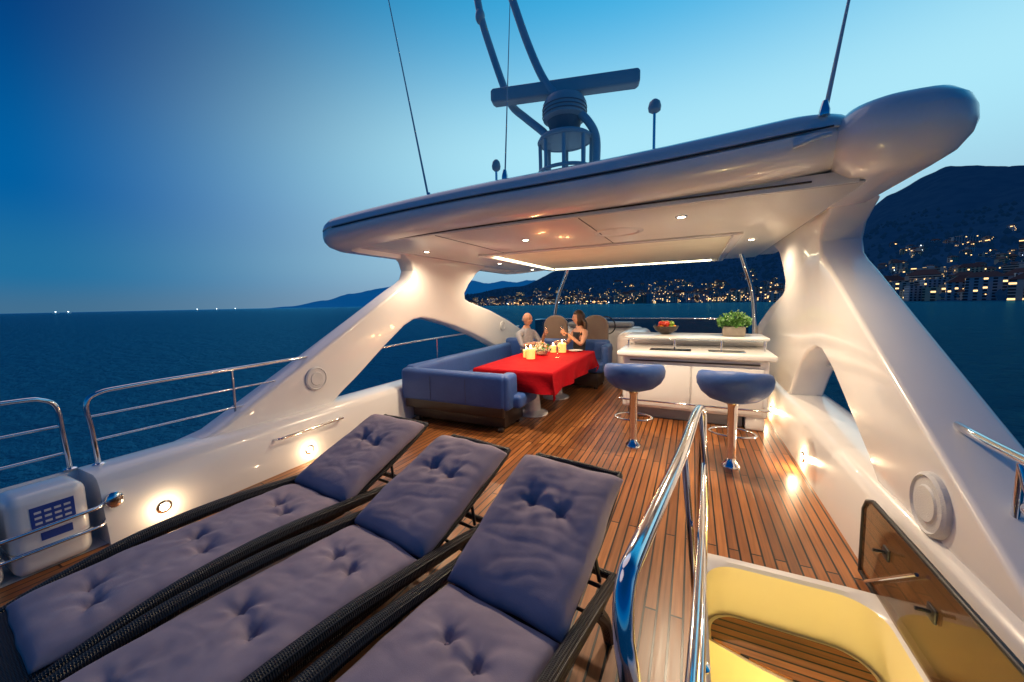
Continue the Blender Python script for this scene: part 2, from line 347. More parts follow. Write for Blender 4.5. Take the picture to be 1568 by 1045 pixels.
def town():
    fac=D.materials.new("town_facades"); fac.use_nodes=True; nt=fac.node_tree; b=nt.nodes["Principled BSDF"]; b.inputs["Roughness"].default_value=.9
    g=nt.nodes.new("ShaderNodeNewGeometry"); cr=nt.nodes.new("ShaderNodeValToRGB"); cr.color_ramp.interpolation='CONSTANT'
    e=cr.color_ramp.elements; cols=[(.50,.44,.36),(.60,.46,.30),(.55,.54,.52),(.5,.34,.25),(.36,.38,.40)]
    while len(e)<5:e.new(.5)
    for i,c in enumerate(cols): e[i].position=i*.2; e[i].color=(*c,1)
    nt.links.new(g.outputs["Random Per Island"],cr.inputs[0]); 
    tc=nt.nodes.new("ShaderNodeTexCoord"); sp=nt.nodes.new("ShaderNodeSeparateXYZ"); nt.links.new(tc.outputs["Object"],sp.inputs[0])
    ad=nt.nodes.new("ShaderNodeMath"); nt.links.new(sp.outputs[0],ad.inputs[0]); nt.links.new(sp.outputs[1],ad.inputs[1])
    cb=nt.nodes.new("ShaderNodeCombineXYZ")
    d1=nt.nodes.new("ShaderNodeMath"); d1.operation='DIVIDE'; d1.inputs[1].default_value=3.6; nt.links.new(ad.outputs[0],d1.inputs[0])
    d2=nt.nodes.new("ShaderNodeMath"); d2.operation='DIVIDE'; d2.inputs[1].default_value=3.2; nt.links.new(sp.outputs[2],d2.inputs[0])
    def nd(op,a,bv=None):
        q=nt.nodes.new("ShaderNodeMath"); q.operation=op; nt.links.new(a,q.inputs[0])
        if bv is not None:
            if isinstance(bv,float): q.inputs[1].default_value=bv
            else: nt.links.new(bv,q.inputs[1])
        return q.outputs[0]
    nt.links.new(nd('FLOOR',d1.outputs[0]),cb.inputs[0]); nt.links.new(nd('FLOOR',d2.outputs[0]),cb.inputs[1])
    wn=nt.nodes.new("ShaderNodeTexWhiteNoise"); nt.links.new(cb.outputs[0],wn.inputs["Vector"])
    fx=nd('FRACT',d1.outputs[0]); fz=nd('FRACT',d2.outputs[0])
    inx=nd('LESS_THAN',nd('ABSOLUTE',nd('SUBTRACT',fx,.5)),.24); inz=nd('LESS_THAN',nd('ABSOLUTE',nd('SUBTRACT',fz,.5)),.28)
    win=nd('MULTIPLY',inx,inz); lit=nd('GREATER_THAN',wn.outputs["Value"],.88); em=nd('MULTIPLY',win,lit)
    sn=nt.nodes.new("ShaderNodeSeparateXYZ"); nt.links.new(g.outputs["Normal"],sn.inputs[0]); side=nd('LESS_THAN',nd('ABSOLUTE',sn.outputs[2]),.3)
    em=nd('MULTIPLY',em,side); win=nd('MULTIPLY',win,side)
    mx=nt.nodes.new("ShaderNodeMix"); mx.data_type='RGBA'; mx.inputs[7].default_value=(.02,.025,.03,1); nt.links.new(win,mx.inputs[0]); nt.links.new(cr.outputs[0],mx.inputs[6]); nt.links.new(mx.outputs[2],b.inputs["Base Color"])
    b.inputs["Emission Color"].default_value=(1,.62,.25,1); nt.links.new(nd('MULTIPLY',em,2.4),b.inputs["Emission Strength"])
    roof=mat("terracotta_roofs",(.13,.065,.055),.9)
    lamp=mat("town_street_lights",(1,.7,.4),.5,emis=(1,.52,.18),estr=7); lampw=mat("town_white_lights",(1,1,1),.5,emis=(.75,.9,1),estr=6)
    vs=[];fs=[];mi=[]
    lv=[];lf=[];lm=[]
    def house(x,y,z,w,d,h,a,gable):
        c,s=math.cos(a),math.sin(a); b0=len(vs)
        def T(px,py,pz): vs.append((x+px*c-py*s,y+px*s+py*c,z+pz))
        for zz in (-8,h):
            for px,py in ((-w/2,-d/2),(w/2,-d/2),(w/2,d/2),(-w/2,d/2)): T(px,py,zz)
        for q in ((0,1,5,4),(1,2,6,5),(2,3,7,6),(3,0,4,7)): fs.append(tuple(b0+k for k in q)); mi.append(0)
        if gable:
            r0=len(vs); e=.6
            for px,py in ((-w/2-e,-d/2-e),(w/2+e,-d/2-e),(w/2+e,d/2+e),(-w/2-e,d/2+e)): T(px,py,h-.1)
            T(-w/4,0,h+w*.18+1); T(w/4,0,h+w*.18+1)
            for q in ((0,1,5,4),(1,2,5),(2,3,4,5),(3,0,4)): fs.append(tuple(r0+k for k in q)); mi.append(1)
        else:
            fs.append((b0+4,b0+5,b0+6,b0+7)); mi.append(0)
            r0=len(vs); 
            for zz in (h,h+2.6):
                for px,py in ((-w/6,-d/6),(w/6,-d/6),(w/6,d/6),(-w/6,d/6)): T(px,py,zz)
            for q in ((0,1,5,4),(1,2,6,5),(2,3,7,6),(3,0,4,7),(4,5,6,7)): fs.append(tuple(r0+k for k in q)); mi.append(0)
    def light(x,y,z,s,k):
        b0=len(lv)
        for dx,dy,dz in ((1,0,0),(-1,0,0),(0,1,0),(0,-1,0),(0,0,1),(0,0,-1)): lv.append((x+dx*s,y+dy*s,z+dz*s))
        for q in ((0,2,4),(2,1,4),(1,3,4),(3,0,4),(2,0,5),(1,2,5),(3,1,5),(0,3,5)): lf.append(tuple(b0+i for i in q)); lm.append(k)
    rnd=random.Random(11)
    n=0
    while n<1150:
        th=rnd.uniform(-33,60); d0=interp(D0,th)
        t=rnd.random()**2.2; r=d0+12+t*(850 if th>5 else 650)
        cl=noise.noise(Vector((th*.35,r*.006,1)))
        if cl<-.12+t*.25 and rnd.random()<.8: continue
        if th<-24 and rnd.random()<.6: continue
        z=hill_h(th,r); x,y,_=polar(th,r,0)
        big=rnd.random()<(.28 if t<.25 else .08)
        if big: house(x,y,z,rnd.uniform(18,42),rnd.uniform(12,18),rnd.uniform(12,24),-R(th)+rnd.uniform(-.4,.4),rnd.random()<.35)
        else: house(x,y,z,rnd.uniform(9,18),rnd.uniform(8,13),rnd.uniform(6,12),-R(th)+rnd.uniform(-.7,.7),rnd.random()<.75)
        if rnd.random()<.34: light(x-8*math.sin(R(th))+rnd.uniform(-8,8),y-9*math.cos(R(th)),z+rnd.uniform(3,7),r*rnd.uniform(.0004,.0009),0 if rnd.random()<.75 else 1)
        n+=1
    th=-32
    while th<60:
        d0=interp(D0,th); 
        x,y,_=polar(th,d0+rnd.uniform(3,30),0); light(x,y,ZS+rnd.uniform(4,9),d0*rnd.uniform(.0007,.0015),0 if rnd.random()<.85 else 1)
        th+=rnd.uniform(.10,.42)*(1 if th>14 else 1.5)
    o=obj("hillside_town",vs,fs,fac); o.data.materials.append(roof)
    for p,k in zip(o.data.polygons,mi): p.material_index=k
    l=obj("shore_lights",lv,lf,lamp); l.data.materials.append(lampw)
    for p,k in zip(l.data.polygons,lm): p.material_index=k
    tv=[];tf=[]
    for i in range(5000):
        th=rnd.uniform(-34,62); d0=interp(D0,th); r=d0+8+rnd.random()**1.4*1500; z=hill_h(th,r); x,y,_=polar(th,r,0); s=rnd.uniform(3,8); b0=len(tv)
        for dx,dy,dz in ((1,0,.6),(-.3,.95,.5),(-.9,-.2,.7),(.2,-1,.55),(0,.1,1.9),(0,0,-.5)):
            tv.append((x+dx*s*rnd.uniform(.7,1.3),y+dy*s*rnd.uniform(.7,1.3),z+dz*s*rnd.uniform(.8,1.2)))
        for a in range(4): tf.append((b0+a,b0+(a+1)%4,b0+4)); tf.append((b0+(a+1)%4,b0+a,b0+5))
    obj("hillside_trees",tv,tf,mat("tree_mass_haze",(.018,.03,.022),1,nscale=.05,namt=.5,spec=0,emis=(.001,.011,.040),estr=1))  # faint blue emission puts the hill's painted haze on the trees too
    for i,(a,dd) in enumerate(((-76.8,3800),(-76.0,3900),(-66.2,4500),(-62.6,4700),(-64.4,4600))):
        x,y,_=polar(a,dd,0)
        hull=extrude_yz("hull",[(-14,0),(-17,4),(18,5),(13,0)],-4,4,M['white'],0)
        cab=box("cabin",(-3,-8,4),(3,6,8),M['white'],.3,1)
        lg=ellip("deck_light",(0,0,11),(3.0,3.0,3.0),lampw,8,6)
        group("fishing_boat",[hull,cab,lg],(x,y,ZS),R(40*i))
town()

# ------------------------------------------------------------------ deck
def deck():
    pc=[(-3.6,-1.6,.04,9.2),(.04,2.44,.99,9.2),(.04,-1.6,.99,.9)]
    v=[];f=[]
    for x0,y0,x1,y1 in pc:
        b=len(v); v+=[(x0,y0,0),(x1,y0,0),(x1,y1,0),(x0,y1,0)]; f.append((b,b+1,b+2,b+3))
    return obj("teak_deck",v,f,M['teak'])
deck()
# hull / bulwarks
def bulwarks():
    L=[(-3.55,-.05),(-3.56,.06),(-3.62,.40),(-3.65,.45),(-3.70,.475),(-3.98,.475),(-4.06,.45),(-4.1,.38),(-4.25,-.6),(-4.35,-3),(-4.1,-6.3),(-3.55,-6.3)]
    o1=extrude_xz("port_side",L,.93,9.2,M['white'])
    L2=[(-3.98,-.05),(-3.98,.44),(-4.0,.47),(-4.06,.45),(-4.1,.38),(-4.25,-.6),(-4.35,-3),(-4.1,-6.3),(-3.98,-6.3)]
    o2=extrude_xz("port_side_aft",L2,-1.6,.93,M['white'])
    floor=box("locker_floor",(-3.98,-1.6,-.1),(-3.6,.93,-.004),M['white'])
    Rr=[(.95,-.05),(.955,.06),(.985,.38),(1.01,.43),(1.06,.46),(1.38,.47),(1.44,.45),(1.5,.38),(1.65,-.6),(1.75,-3),(1.5,-6.3),(.95,-6.3)]
    o3=extrude_xz("starboard_side",Rr,-1.6,9.2,M['white'])
    bow=box("foredeck",(-3.9,9.2,-.6),(1.3,13,.35),M['white'],.15)
    group("yacht_hull",[o1,o2,o3,floor,bow])
bulwarks()

# arches
top=[(1.45,.44),(1.72,.50),(2.6,.98),(3.5,1.48),(4.1,1.82),(4.30,1.92),(4.42,2.0),(4.47,2.12),(4.42,2.25),(4.25,2.36),(4.15,2.42),
 (6.9,2.42),(6.65,2.34),(6.3,2.2),(6.0,1.97),(5.84,1.80),(5.85,1.70),(6.0,1.64),(6.8,1.46),(7.6,1.22),(8.5,.9),(8.8,.44)]
prof=top+[(7.7,.44),(7.2,.62),(6.7,.82),(6.2,1.0),(5.5,1.22),(4.9,1.36),(4.6,1.40),(4.4,1.38),(4.2,1.30),(3.8,1.05),(3.3,.71),(3.05,.56),(2.9,.44)]
profs=top+[(5.3,.44),(5.1,.70),(4.9,.90),(4.65,1.06),(4.4,1.13),(4.2,1.12),(3.9,1.0),(3.4,.72),(3.12,.56),(2.95,.44)]
def speaker(x,y,z,r,sgn):
    q=[(0.0,.03),(r*.55,.032),(r*.6,.024),(r*.85,.020),(r*.9,.03),(r,.02),(r*1.02,0)]
    o=lathe("speaker",q,M['spk'],32,close=False); o.rotation_euler=(0,sgn*R(90),0); o.location=(x,y,z); return o
lp=extrude_yz("arch_panel",prof,-4.08,-3.80,M['white'],.06,4)
la=group("hardtop_arch",[lp,speaker(-3.80,2.72,.80,.13,1),speaker(-3.80,7.3,1.1,.1,1)])
rp=extrude_yz("arch_panel",profs,1.06,1.38,M['white'],.06,4)
ra=group("hardtop_arch.001",[rp,speaker(1.06,2.38,.60,.15,-1)])

# hardtop
def hardtop():
    cx=-1.38
    def crown(x): return -.11*((x-cx)/2.8)**2 if x<cx else .055*((x-cx)/2.1)**2
    def ringed(name,x0,y0,x1,y1,rad,rings,m,capm=None,cr=True,sm=28):
        vs=[];fs=[];N=0
        for off,z in rings:
            pl=rrect(x0+off,y0+off,x1-off,y1-off,max(.012,min(rad-off*.6,(x1-x0-2*off)/2-.004)),8)
            dn=[]
            for i,a in enumerate(pl):
                b=pl[(i+1)%len(pl)]; k=12 if (i+1)%9==0 else 1
                for q in range(k): dn.append((a[0]+(b[0]-a[0])*q/k,a[1]+(b[1]-a[1])*q/k))
            N=len(dn)
            for x,y in dn: vs.append((x,y,z+(crown(x) if cr else 0)))
        for i in range(len(rings)-1):
            for j in range(N): fs.append((i*N+j,i*N+(j+1)%N,(i+1)*N+(j+1)%N,(i+1)*N+j))
        for base in (0,(len(rings)-1)*N):
            c=len(vs); off,z=rings[0] if base==0 else rings[-1]
            vs.append(((x0+x1)/2,(y0+y1)/2,z+(crown((x0+x1)/2) if cr else 0)))
            for j in range(N): fs.append((base+j,base+(j+1)%N,c))
        o=obj(name,vs,fs,m); fixn(o); autosm(o,sm)
        for p_ in o.data.polygons:
            if len(p_.vertices)==3: p_.use_smooth=False
        return o
    rings=[(.9,2.43),(.34,2.43),(.30,2.405),(.27,2.385),(.12,2.40),(.045,2.44),(.01,2.49),(0,2.53),(.0,2.580),(.018,2.587),(.018,2.603),(0,2.610),(.012,2.66),(.05,2.71),(.12,2.745),(.3,2.775),(1.2,2.83)]
    main=ringed("roof_shell",-4.22,3.05,1.0,8.5,.42,rings,M['white'])
    wr=[(.27,2.375),(.14,2.385),(.06,2.44),(.015,2.51),(0,2.57),(.005,2.64),(.03,2.71),(.08,2.765),(.15,2.795),(.28,2.81)]
    wing=ringed("side_wing",.78,2.95,1.43,8.3,.24,wr,M['white'],cr=False,sm=75)
    ceil=box("ceiling_panel",(-3.85,3.34,2.352),(1.02,8.2,2.372),M['ceil'],.006,1)
    cv=[];cf=[]
    for i in range(13):
        for j in range(25):
            x=-2.9+3.3*i/12; y=5.1+3.0*j/24
            cv.append((x,y,2.344-.012*abs(math.sin(j/24*math.pi*4))*math.sin(i/12*math.pi)))
    for i in range(12):
        for j in range(24): cf.append((i*25+j,i*25+j+1,(i+1)*25+j+1,(i+1)*25+j))
    can=obj("sunroof_canvas",cv,cf,M['canvas'],True)
    fr=[box("sunroof_frame",(-3.0,5.0,2.315),(-2.9,8.2,2.353),M['white'],.01,2),box("sunroof_frame_2",(.4,5.0,2.315),(.5,8.2,2.353),M['white'],.01,2),box("sunroof_frame_3",(-2.9,5.0,2.325),(.4,5.08,2.353),M['white'],.01,2),box("sunroof_frame_4",(-2.9,8.1,2.315),(.4,8.2,2.353),M['white'],.01,2)]
    fr.append(box("cove_led",(-2.8,8.03,2.325),(.3,8.06,2.338),M['cove']))
    fr.append(box("cove_led_2",(-2.86,5.3,2.325),(-2.83,8.0,2.338),M['cove']))
    # inner rim closing the gap between the lifted starboard edge and the ceiling
    rim=box("ceiling_rim",(-3.85,3.31,2.353),(.98,3.338,2.44),M['white'],.004,1)
    parts=[main,wing,ceil,can,rim]+fr
    for x in (-2.55,-.95): parts.append(box("panel_seam",(x,3.36,2.349),(x+.010,5.0,2.3535),M['darkgap']))
    parts.append(lathe("ceiling_hatch_ring",[(.20,0),(.22,-.012),(.24,-.012),(.26,0)],M['ceil'],36,loc=(-.75,4.25,2.352),close=False))
    parts.append(tube("lip_trim",[(-3.95,3.30,2.322),(-2.6,3.30,2.365),(-1.4,3.30,2.383),(.72,3.30,2.392)],.007,M['wood_dk'],8,8))
    parts.append(tube("fascia_seam",[(x_,3.052,2.596+crown(x_)) for x_ in (-3.78,-3.2,-2.6,-2,-1.4,-.8,-.2,.4,.76)],.0065,M['darkgap'],4,8))
    parts.append(tube("corner_cleat",[(.56,3.035,2.56),(.62,3.01,2.57),(.70,3.01,2.59),(.74,3.03,2.60)],.014,M['maststeel'],5,8))
    g=group("hardtop",parts)
hardtop()
def downlight(x,y,z,pw):
    a=lathe("trim_ring",[(.032,0),(.049,-.004),(.054,.002),(.054,.01)],M['steel'],24,close=False)
    b=lathe("lens",[(.001,-.002),(.033,-.002)],M['lampem'],20,close=False)
    e=group("ceiling_downlight",[a,b],(x,y,z))
    l=spot_light("bulb",(0,0,-.03),pw); l.parent=e
for x,y,pw in ((-3.42,4.30,55),(-1.82,4.16,190),(-.11,3.79,190),(-3.3,6.3,70),(.66,5.7,85),(-3.3,7.9,25),(-.6,8.15,25)):
    downlight(x,y,2.346,pw)
def courtesy(x,y,z,sgn,pw=3):
    a=lathe("bezel",[(.03,.012),(.048,.008),(.05,0)],M['steel'],20,close=False); b=lathe("lens",[(.001,.010),(.031,.010)],M['lampem'],20,close=False)
    e=group("courtesy_light",[a,b],(x,y,z)); e.rotation_euler=(0,sgn*R(90),0)
    l=point_light("bulb",(0,0,.07),pw,(1,.72,.42),.03); l.parent=e
courtesy(-3.565,1.23,.12,1,2.6); courtesy(-3.565,2.42,.12,1,2.6)
courtesy(.960,4.12,.13,-1,6); courtesy(.962,5.7,.15,-1,6)

# ------------------------------------------------------------------ companionway
def companionway():
    inner=rrect(.11,1.0,.89,2.375,.17,8)
    n=len(inner)
    def toout(x,y):
        cx,cy=.495,1.67; dx,dy=x-cx,y-cy; hx,hy=.455,.77
        s=min(hx/abs(dx) if dx else 9,hy/abs(dy) if dy else 9); return (cx+dx*s,cy+dy*s)
    vs=[];fs=[]
    for (off,z) in ((1,-.01),(1,.03),(.9,.045),(.25,.045),(0,.03)):
        for x,y in inner:
            ox,oy=toout(x,y); vs.append((x+(ox-x)*off,y+(oy-y)*off,z))
    for i in range(4):
        for j in range(n): fs.append((i*n+j,i*n+(j+1)%n,(i+1)*n+(j+1)%n,(i+1)*n+j))
    cm=obj("coaming",vs,fs,M['white']); fixn(cm); autosm(cm,35)
    vs=[(x,y,.03) for x,y in inner]+[(x,y,-2.0) for x,y in inner]
    wl=obj("stairwell_liner",vs,[(j,(j+1)%n,(j+1)%n+n,j+n) for j in range(n)],M['cream'],True)
    tint=teak_mat("teak_treads",.05,False)
    parts=[cm,wl]
    for k,(y0,y1,z) in enumerate(((2.04,2.372,-.27),(1.76,2.11,-.53),(1.48,1.83,-.79),(1.20,1.55,-1.05))):
        pl=rrect(.12,y0-.3,.88,y1,.165,8)
        front=[(.12+.76*i/12,y0+.10-.12*(i/12)-.05*math.sin(math.pi*i/12)) for i in range(13)]
        pts=[q for q in pl if q[1]>y0+.12]
        pts=pts+front
        m_=len(pts)
        o=obj("riser_body_%d"%k,[(x,y,z-.26) for x,y in pts]+[(x,y,z-.002) for x,y in pts],[tuple(range(m_,2*m_))]+[(i,(i+1)%m_,(i+1)%m_+m_,i+m_) for i in range(m_)],M['cream']); fixn(o); parts.append(o)
        cxp=sum(q[0] for q in pts)/m_; cyp=sum(q[1] for q in pts)/m_
        ins=[(cxp+(x-cxp)*.94,cyp+(y-cyp)*.86) for x,y in pts]
        o=obj("teak_tread_%d"%k,[(x,y,z+.008) for x,y in ins]+[(x,y,z-.002) for x,y in ins],[tuple(range(m_))]+[(i,(i+1)%m_,(i+1)%m_+m_,i+m_) for i in range(m_)],tint); fixn(o); parts.append(o)
    e=group("companionway_stairs",parts)
    lgt=point_light("stair_lamp",(.5,1.25,-.30),24,(1,.80,.34),.05); lgt.parent=e
    fx=ellip("stair_lamp_lens",(.5,1.03,-.30),(.05,.015,.05),M['lampem']); fx.parent=e
companionway()

# tinted hatch lid
def hatch():
    pl=[(2.64,.03),(2.655,.40),(2.62,.46),(2.55,.49),(1.1,.49),(1.02,.45),(1.0,.03)]
    g=extrude_yz("pane",pl,.903,.913,M['smoke'],0)
    P=[(.908,y,z) for y,z in pl]; 
    fr=tube("frame",P+[P[0]],.012,M['rubber'],1,8,smooth=False)
    parts=[g,fr]
    for y in (2.34,1.95):
        parts.append(tube("hinge_bar",[(.905,y,.33),(.875,y,.335),(.845,y,.335)],.008,M['rubber'],5,8))
        parts.append(box("hinge_plate",(.890,y-.03,.30),(.902,y+.03,.36),M['rubber'],.004,2))
    parts.append(tube("gas_strut",[(.885,2.5,.06),(.885,2.05,.42)],.008,M['steel'],1,8,smooth=False))
    group("tinted_hatch_lid",parts)
hatch()

# ------------------------------------------------------------------ rails
def flange(x,y,z,r=.035): return lathe("flange",[(r,0),(r,.006),(r*.6,.014)],M['steel'],20,loc=(x,y,z))
def stair_rail():
    P=[]
    P.append(tube("top_rail",[(.075,2.41,.045),(.075,2.41,.5),(.072,2.41,.88),(.06,2.35,.965),(.035,2.2,.985),(-.02,1.6,.985),(-.10,.95,.985),(-.12,.82,.96),(-.115,.76,.88),(-.09,.74,.7),(-.05,.74,.0)],.0235,M['steel'],10,20))
    P.append(tube("mid_rail",[(.085,2.39,.66),(.06,1.7,.66),(.02,.9,.66),(.0,.76,.66)],.014,M['steel'],8,14))
    P.append(tube("low_rail",[(.085,2.39,.36),(.075,1.7,.36),(.04,.9,.36),(.03,.76,.36)],.014,M['steel'],8,14))
    P.append(tube("mid_post",[(.07,1.62,.045),(.03,1.62,.5),(-.015,1.62,.98)],.014,M['steel'],6,14))
    P.append(tube("end_post",[(.105,2.30,.045),(.10,2.30,.5),(.055,2.30,.965)],.014,M['steel'],6,14))
    P+= [flange(.075,2.41,.045),flange(-.05,.74,0),flange(.075,1.62,.045)]
    group("stair_handrail",P)
stair_rail()
def side_rails():
    P=[]; X=-3.92
    P.append(tube("top_rail",[(X,1.02,.475),(X,1.01,.75),(X,1.0,.93),(X,1.06,1.0),(X,1.25,1.02),(X,2.0,1.03),(X,2.78,1.04)],.016,M['steel'],8,12))
    for z in (.66,.84): P.append(tube("wire",[(X,1.01,z),(X,(2.05 if z<.8 else 2.4),z)],.008,M['steel'],1,8,smooth=False))
    P.append(tube("stanchion",[(X,1.95,.475),(X,1.95,1.02)],.012,M['steel'],1,10,smooth=False))
    P.append(flange(X,1.02,.475)); group("bulwark_handrail",P)
    P=[]; X=-4.0
    P.append(tube("top_rail",[(X,.90,.475),(X,.89,.75),(X,.88,.93),(X,.82,1.0),(X,.68,1.02),(X,0,1.02),(X,-1.4,1.02)],.016,M['steel'],8,12))
    for z in (.60,.80): P.append(tube("wire",[(X,.89,z),(X,-1.4,z)],.010,M['steel'],1,8,smooth=False))
    P.append(tube("stanchion",[(X,.2,.475),(X,.2,1.02)],.012,M['steel'],1,10,smooth=False))
    P.append(flange(X,.9,.475)); group("bulwark_handrail.001",P)
    P=[tube("top_rail",[(-4.0,3.3,.98),(-4.0,5.0,1.02),(-3.95,8.5,1.02)],.014,M['steel'],6,10),tube("post",[(-4.0,5.2,.475),(-4.0,5.2,1.02)],.012,M['steel'],1,10,smooth=False)]
    group("bulwark_handrail.002",P)
    P=[tube("top_rail",[(1.22,2.62,.93),(1.20,2.55,.95),(1.18,2.2,.95),(1.18,1.2,.95),(1.18,.2,.95)],.02,M['steel'],8,14),tube("low_rail",[(1.18,2.12,.93),(1.18,2.05,.82),(1.18,1.9,.74),(1.18,.2,.74)],.016,M['steel'],8,12),
       tube("post",[(1.18,2.12,.95),(1.18,2.12,.5)],.014,M['steel'],1,10,smooth=False)]
    group("bulwark_handrail.003",P)
    P=[tube("bar",[(-3.60,2.10,.33),(-3.545,2.12,.34),(-3.53,2.2,.345),(-3.53,2.75,.345),(-3.545,2.83,.34),(-3.61,2.85,.33)],.013,M['steel'],6,12)]
    group("grab_bar",P)
    P=[tube("top_rail",[(1.3,3.6,.85),(1.3,5.0,.88),(1.3,8,.9)],.014,M['steel'],6,10)]
    group("bulwark_handrail.004",P)
side_rails()

# life raft canisters
def raft(y0,yaw=0):
    P=[box("shell",(-.15,-.165,0),(.15,.165,.5),M['white'],.06,5),box("strap",(-.154,-.169,.14),(.154,.169,.165),M['steel'],.004,1),
       box("label",(.1502,-.08,.29),(.153,.10,.42),M['label']),]
    for k in range(3):
        for j in range(4):
            P.append(box("label_text",(.1532,-.065+j*.04,.308+k*.034),(.1545,-.065+j*.04+.028,.308+k*.034+.014),M['spk']))
    P.append(box("label_small",(.1502,-.05,.2),(.153,.08,.25),M['label']))
    group("life_raft_canister",P,(-3.72,y0,0))
raft(.70); raft(.34); raft(-.02)
P=[tube("bar",[(-3.60,.93,.30),(-3.54,.90,.30),(-3.52,.8,.30),(-3.52,.3,.29),(-3.52,-.4,.28)],.012,M['steel'],6,12),tube("bar_low",[(-3.60,.93,.17),(-3.54,.90,.17),(-3.52,.8,.17),(-3.52,.3,.17),(-3.52,-.4,.17)],.009,M['steel'],6,12),
   ellip("latch",(-3.57,.98,.30),(.03,.05,.06),M['steel'])]
group("canister_retaining_rail",P)

# ------------------------------------------------------------------ loungers
def cushion(name,wd,ln,th,tufts,seed,curve=None):
    nx=int(wd/.012); ny=int(ln/.012); vs=[];fs=[]
    def ed(t,p): return max(0,1-abs(2*t-1)**p)**.5
    for j in range(ny+1):
        for i in range(nx+1):
            u=i/nx; v=j/ny; x=(u-.5)*wd; y=(v-.5)*ln
            q=Vector((x*5+seed*7.3,y*5,seed))
            ox=.014*noise.noise(Vector((y*6,seed,u*.5))); oy=.014*noise.noise(Vector((x*6,seed+5,v)))
            z=th*(.30+.70*ed(u,7)*ed(v,9))
            z+=.010*noise.noise(q*.8)+.004*noise.noise(q*2.3)*ed(u,4)*ed(v,4)
            cr=abs(noise.noise(Vector((x*4+y*2.2+seed*3,y*11-x*3,seed*1.7))))
            z-=.0035*max(0,1-cr*4)*ed(u,3)*ed(v,3)
            cr=abs(noise.noise(Vector((x*9-y*2+seed*5,y*5+x*2,seed*2.7))))
            z-=.002*max(0,1-cr*6)*ed(u,3)*ed(v,3)
            for k,(tx,ty) in enumerate(tufts):
                dx,dy=x-tx,y-ty; r=math.hypot(dx,dy)
                if r<.34:
                    z-=.040*math.exp(-(r/.026)**2)+.022*math.exp(-(r/.07)**2)
                    a=math.atan2(dy,dx)
                    z+=.009*math.sin(a*5+seed+k*1.7+3*noise.noise(Vector((dx*9,dy*9,k+seed))))*math.exp(-r/.10)*min(1,r/.03)
            vs.append((x+ox,y+oy,z))
    W=nx+1
    for j in range(ny):
        for i in range(nx): fs.append((j*W+i,j*W+i+1,(j+1)*W+i+1,(j+1)*W+i))
    bd=[i for i in range(nx+1)]+[j*W+nx for j in range(1,ny+1)]+[ny*W+i for i in range(nx-1,-1,-1)]+[j*W for j in range(ny-1,0,-1)]
    b0=len(vs)
    for k in bd: x,y,z=vs[k]; vs.append((x*1.012,y*1.008,z*.45))
    b1=len(vs)
    for k in bd: x,y,z=vs[k]; vs.append((x*.98,y*.99,0))
    n=len(bd)
    for k in range(n):
        fs.append((bd[k],b0+k,b0+(k+1)%n,bd[(k+1)%n])); fs.append((b0+k,b1+k,b1+(k+1)%n,b0+(k+1)%n))
    fs.append(tuple(b1+k for k in range(n)))
    o=obj(name,vs,fs,M['cush']); fixn(o)
    for p in o.data.polygons:p.use_smooth=True
    return o
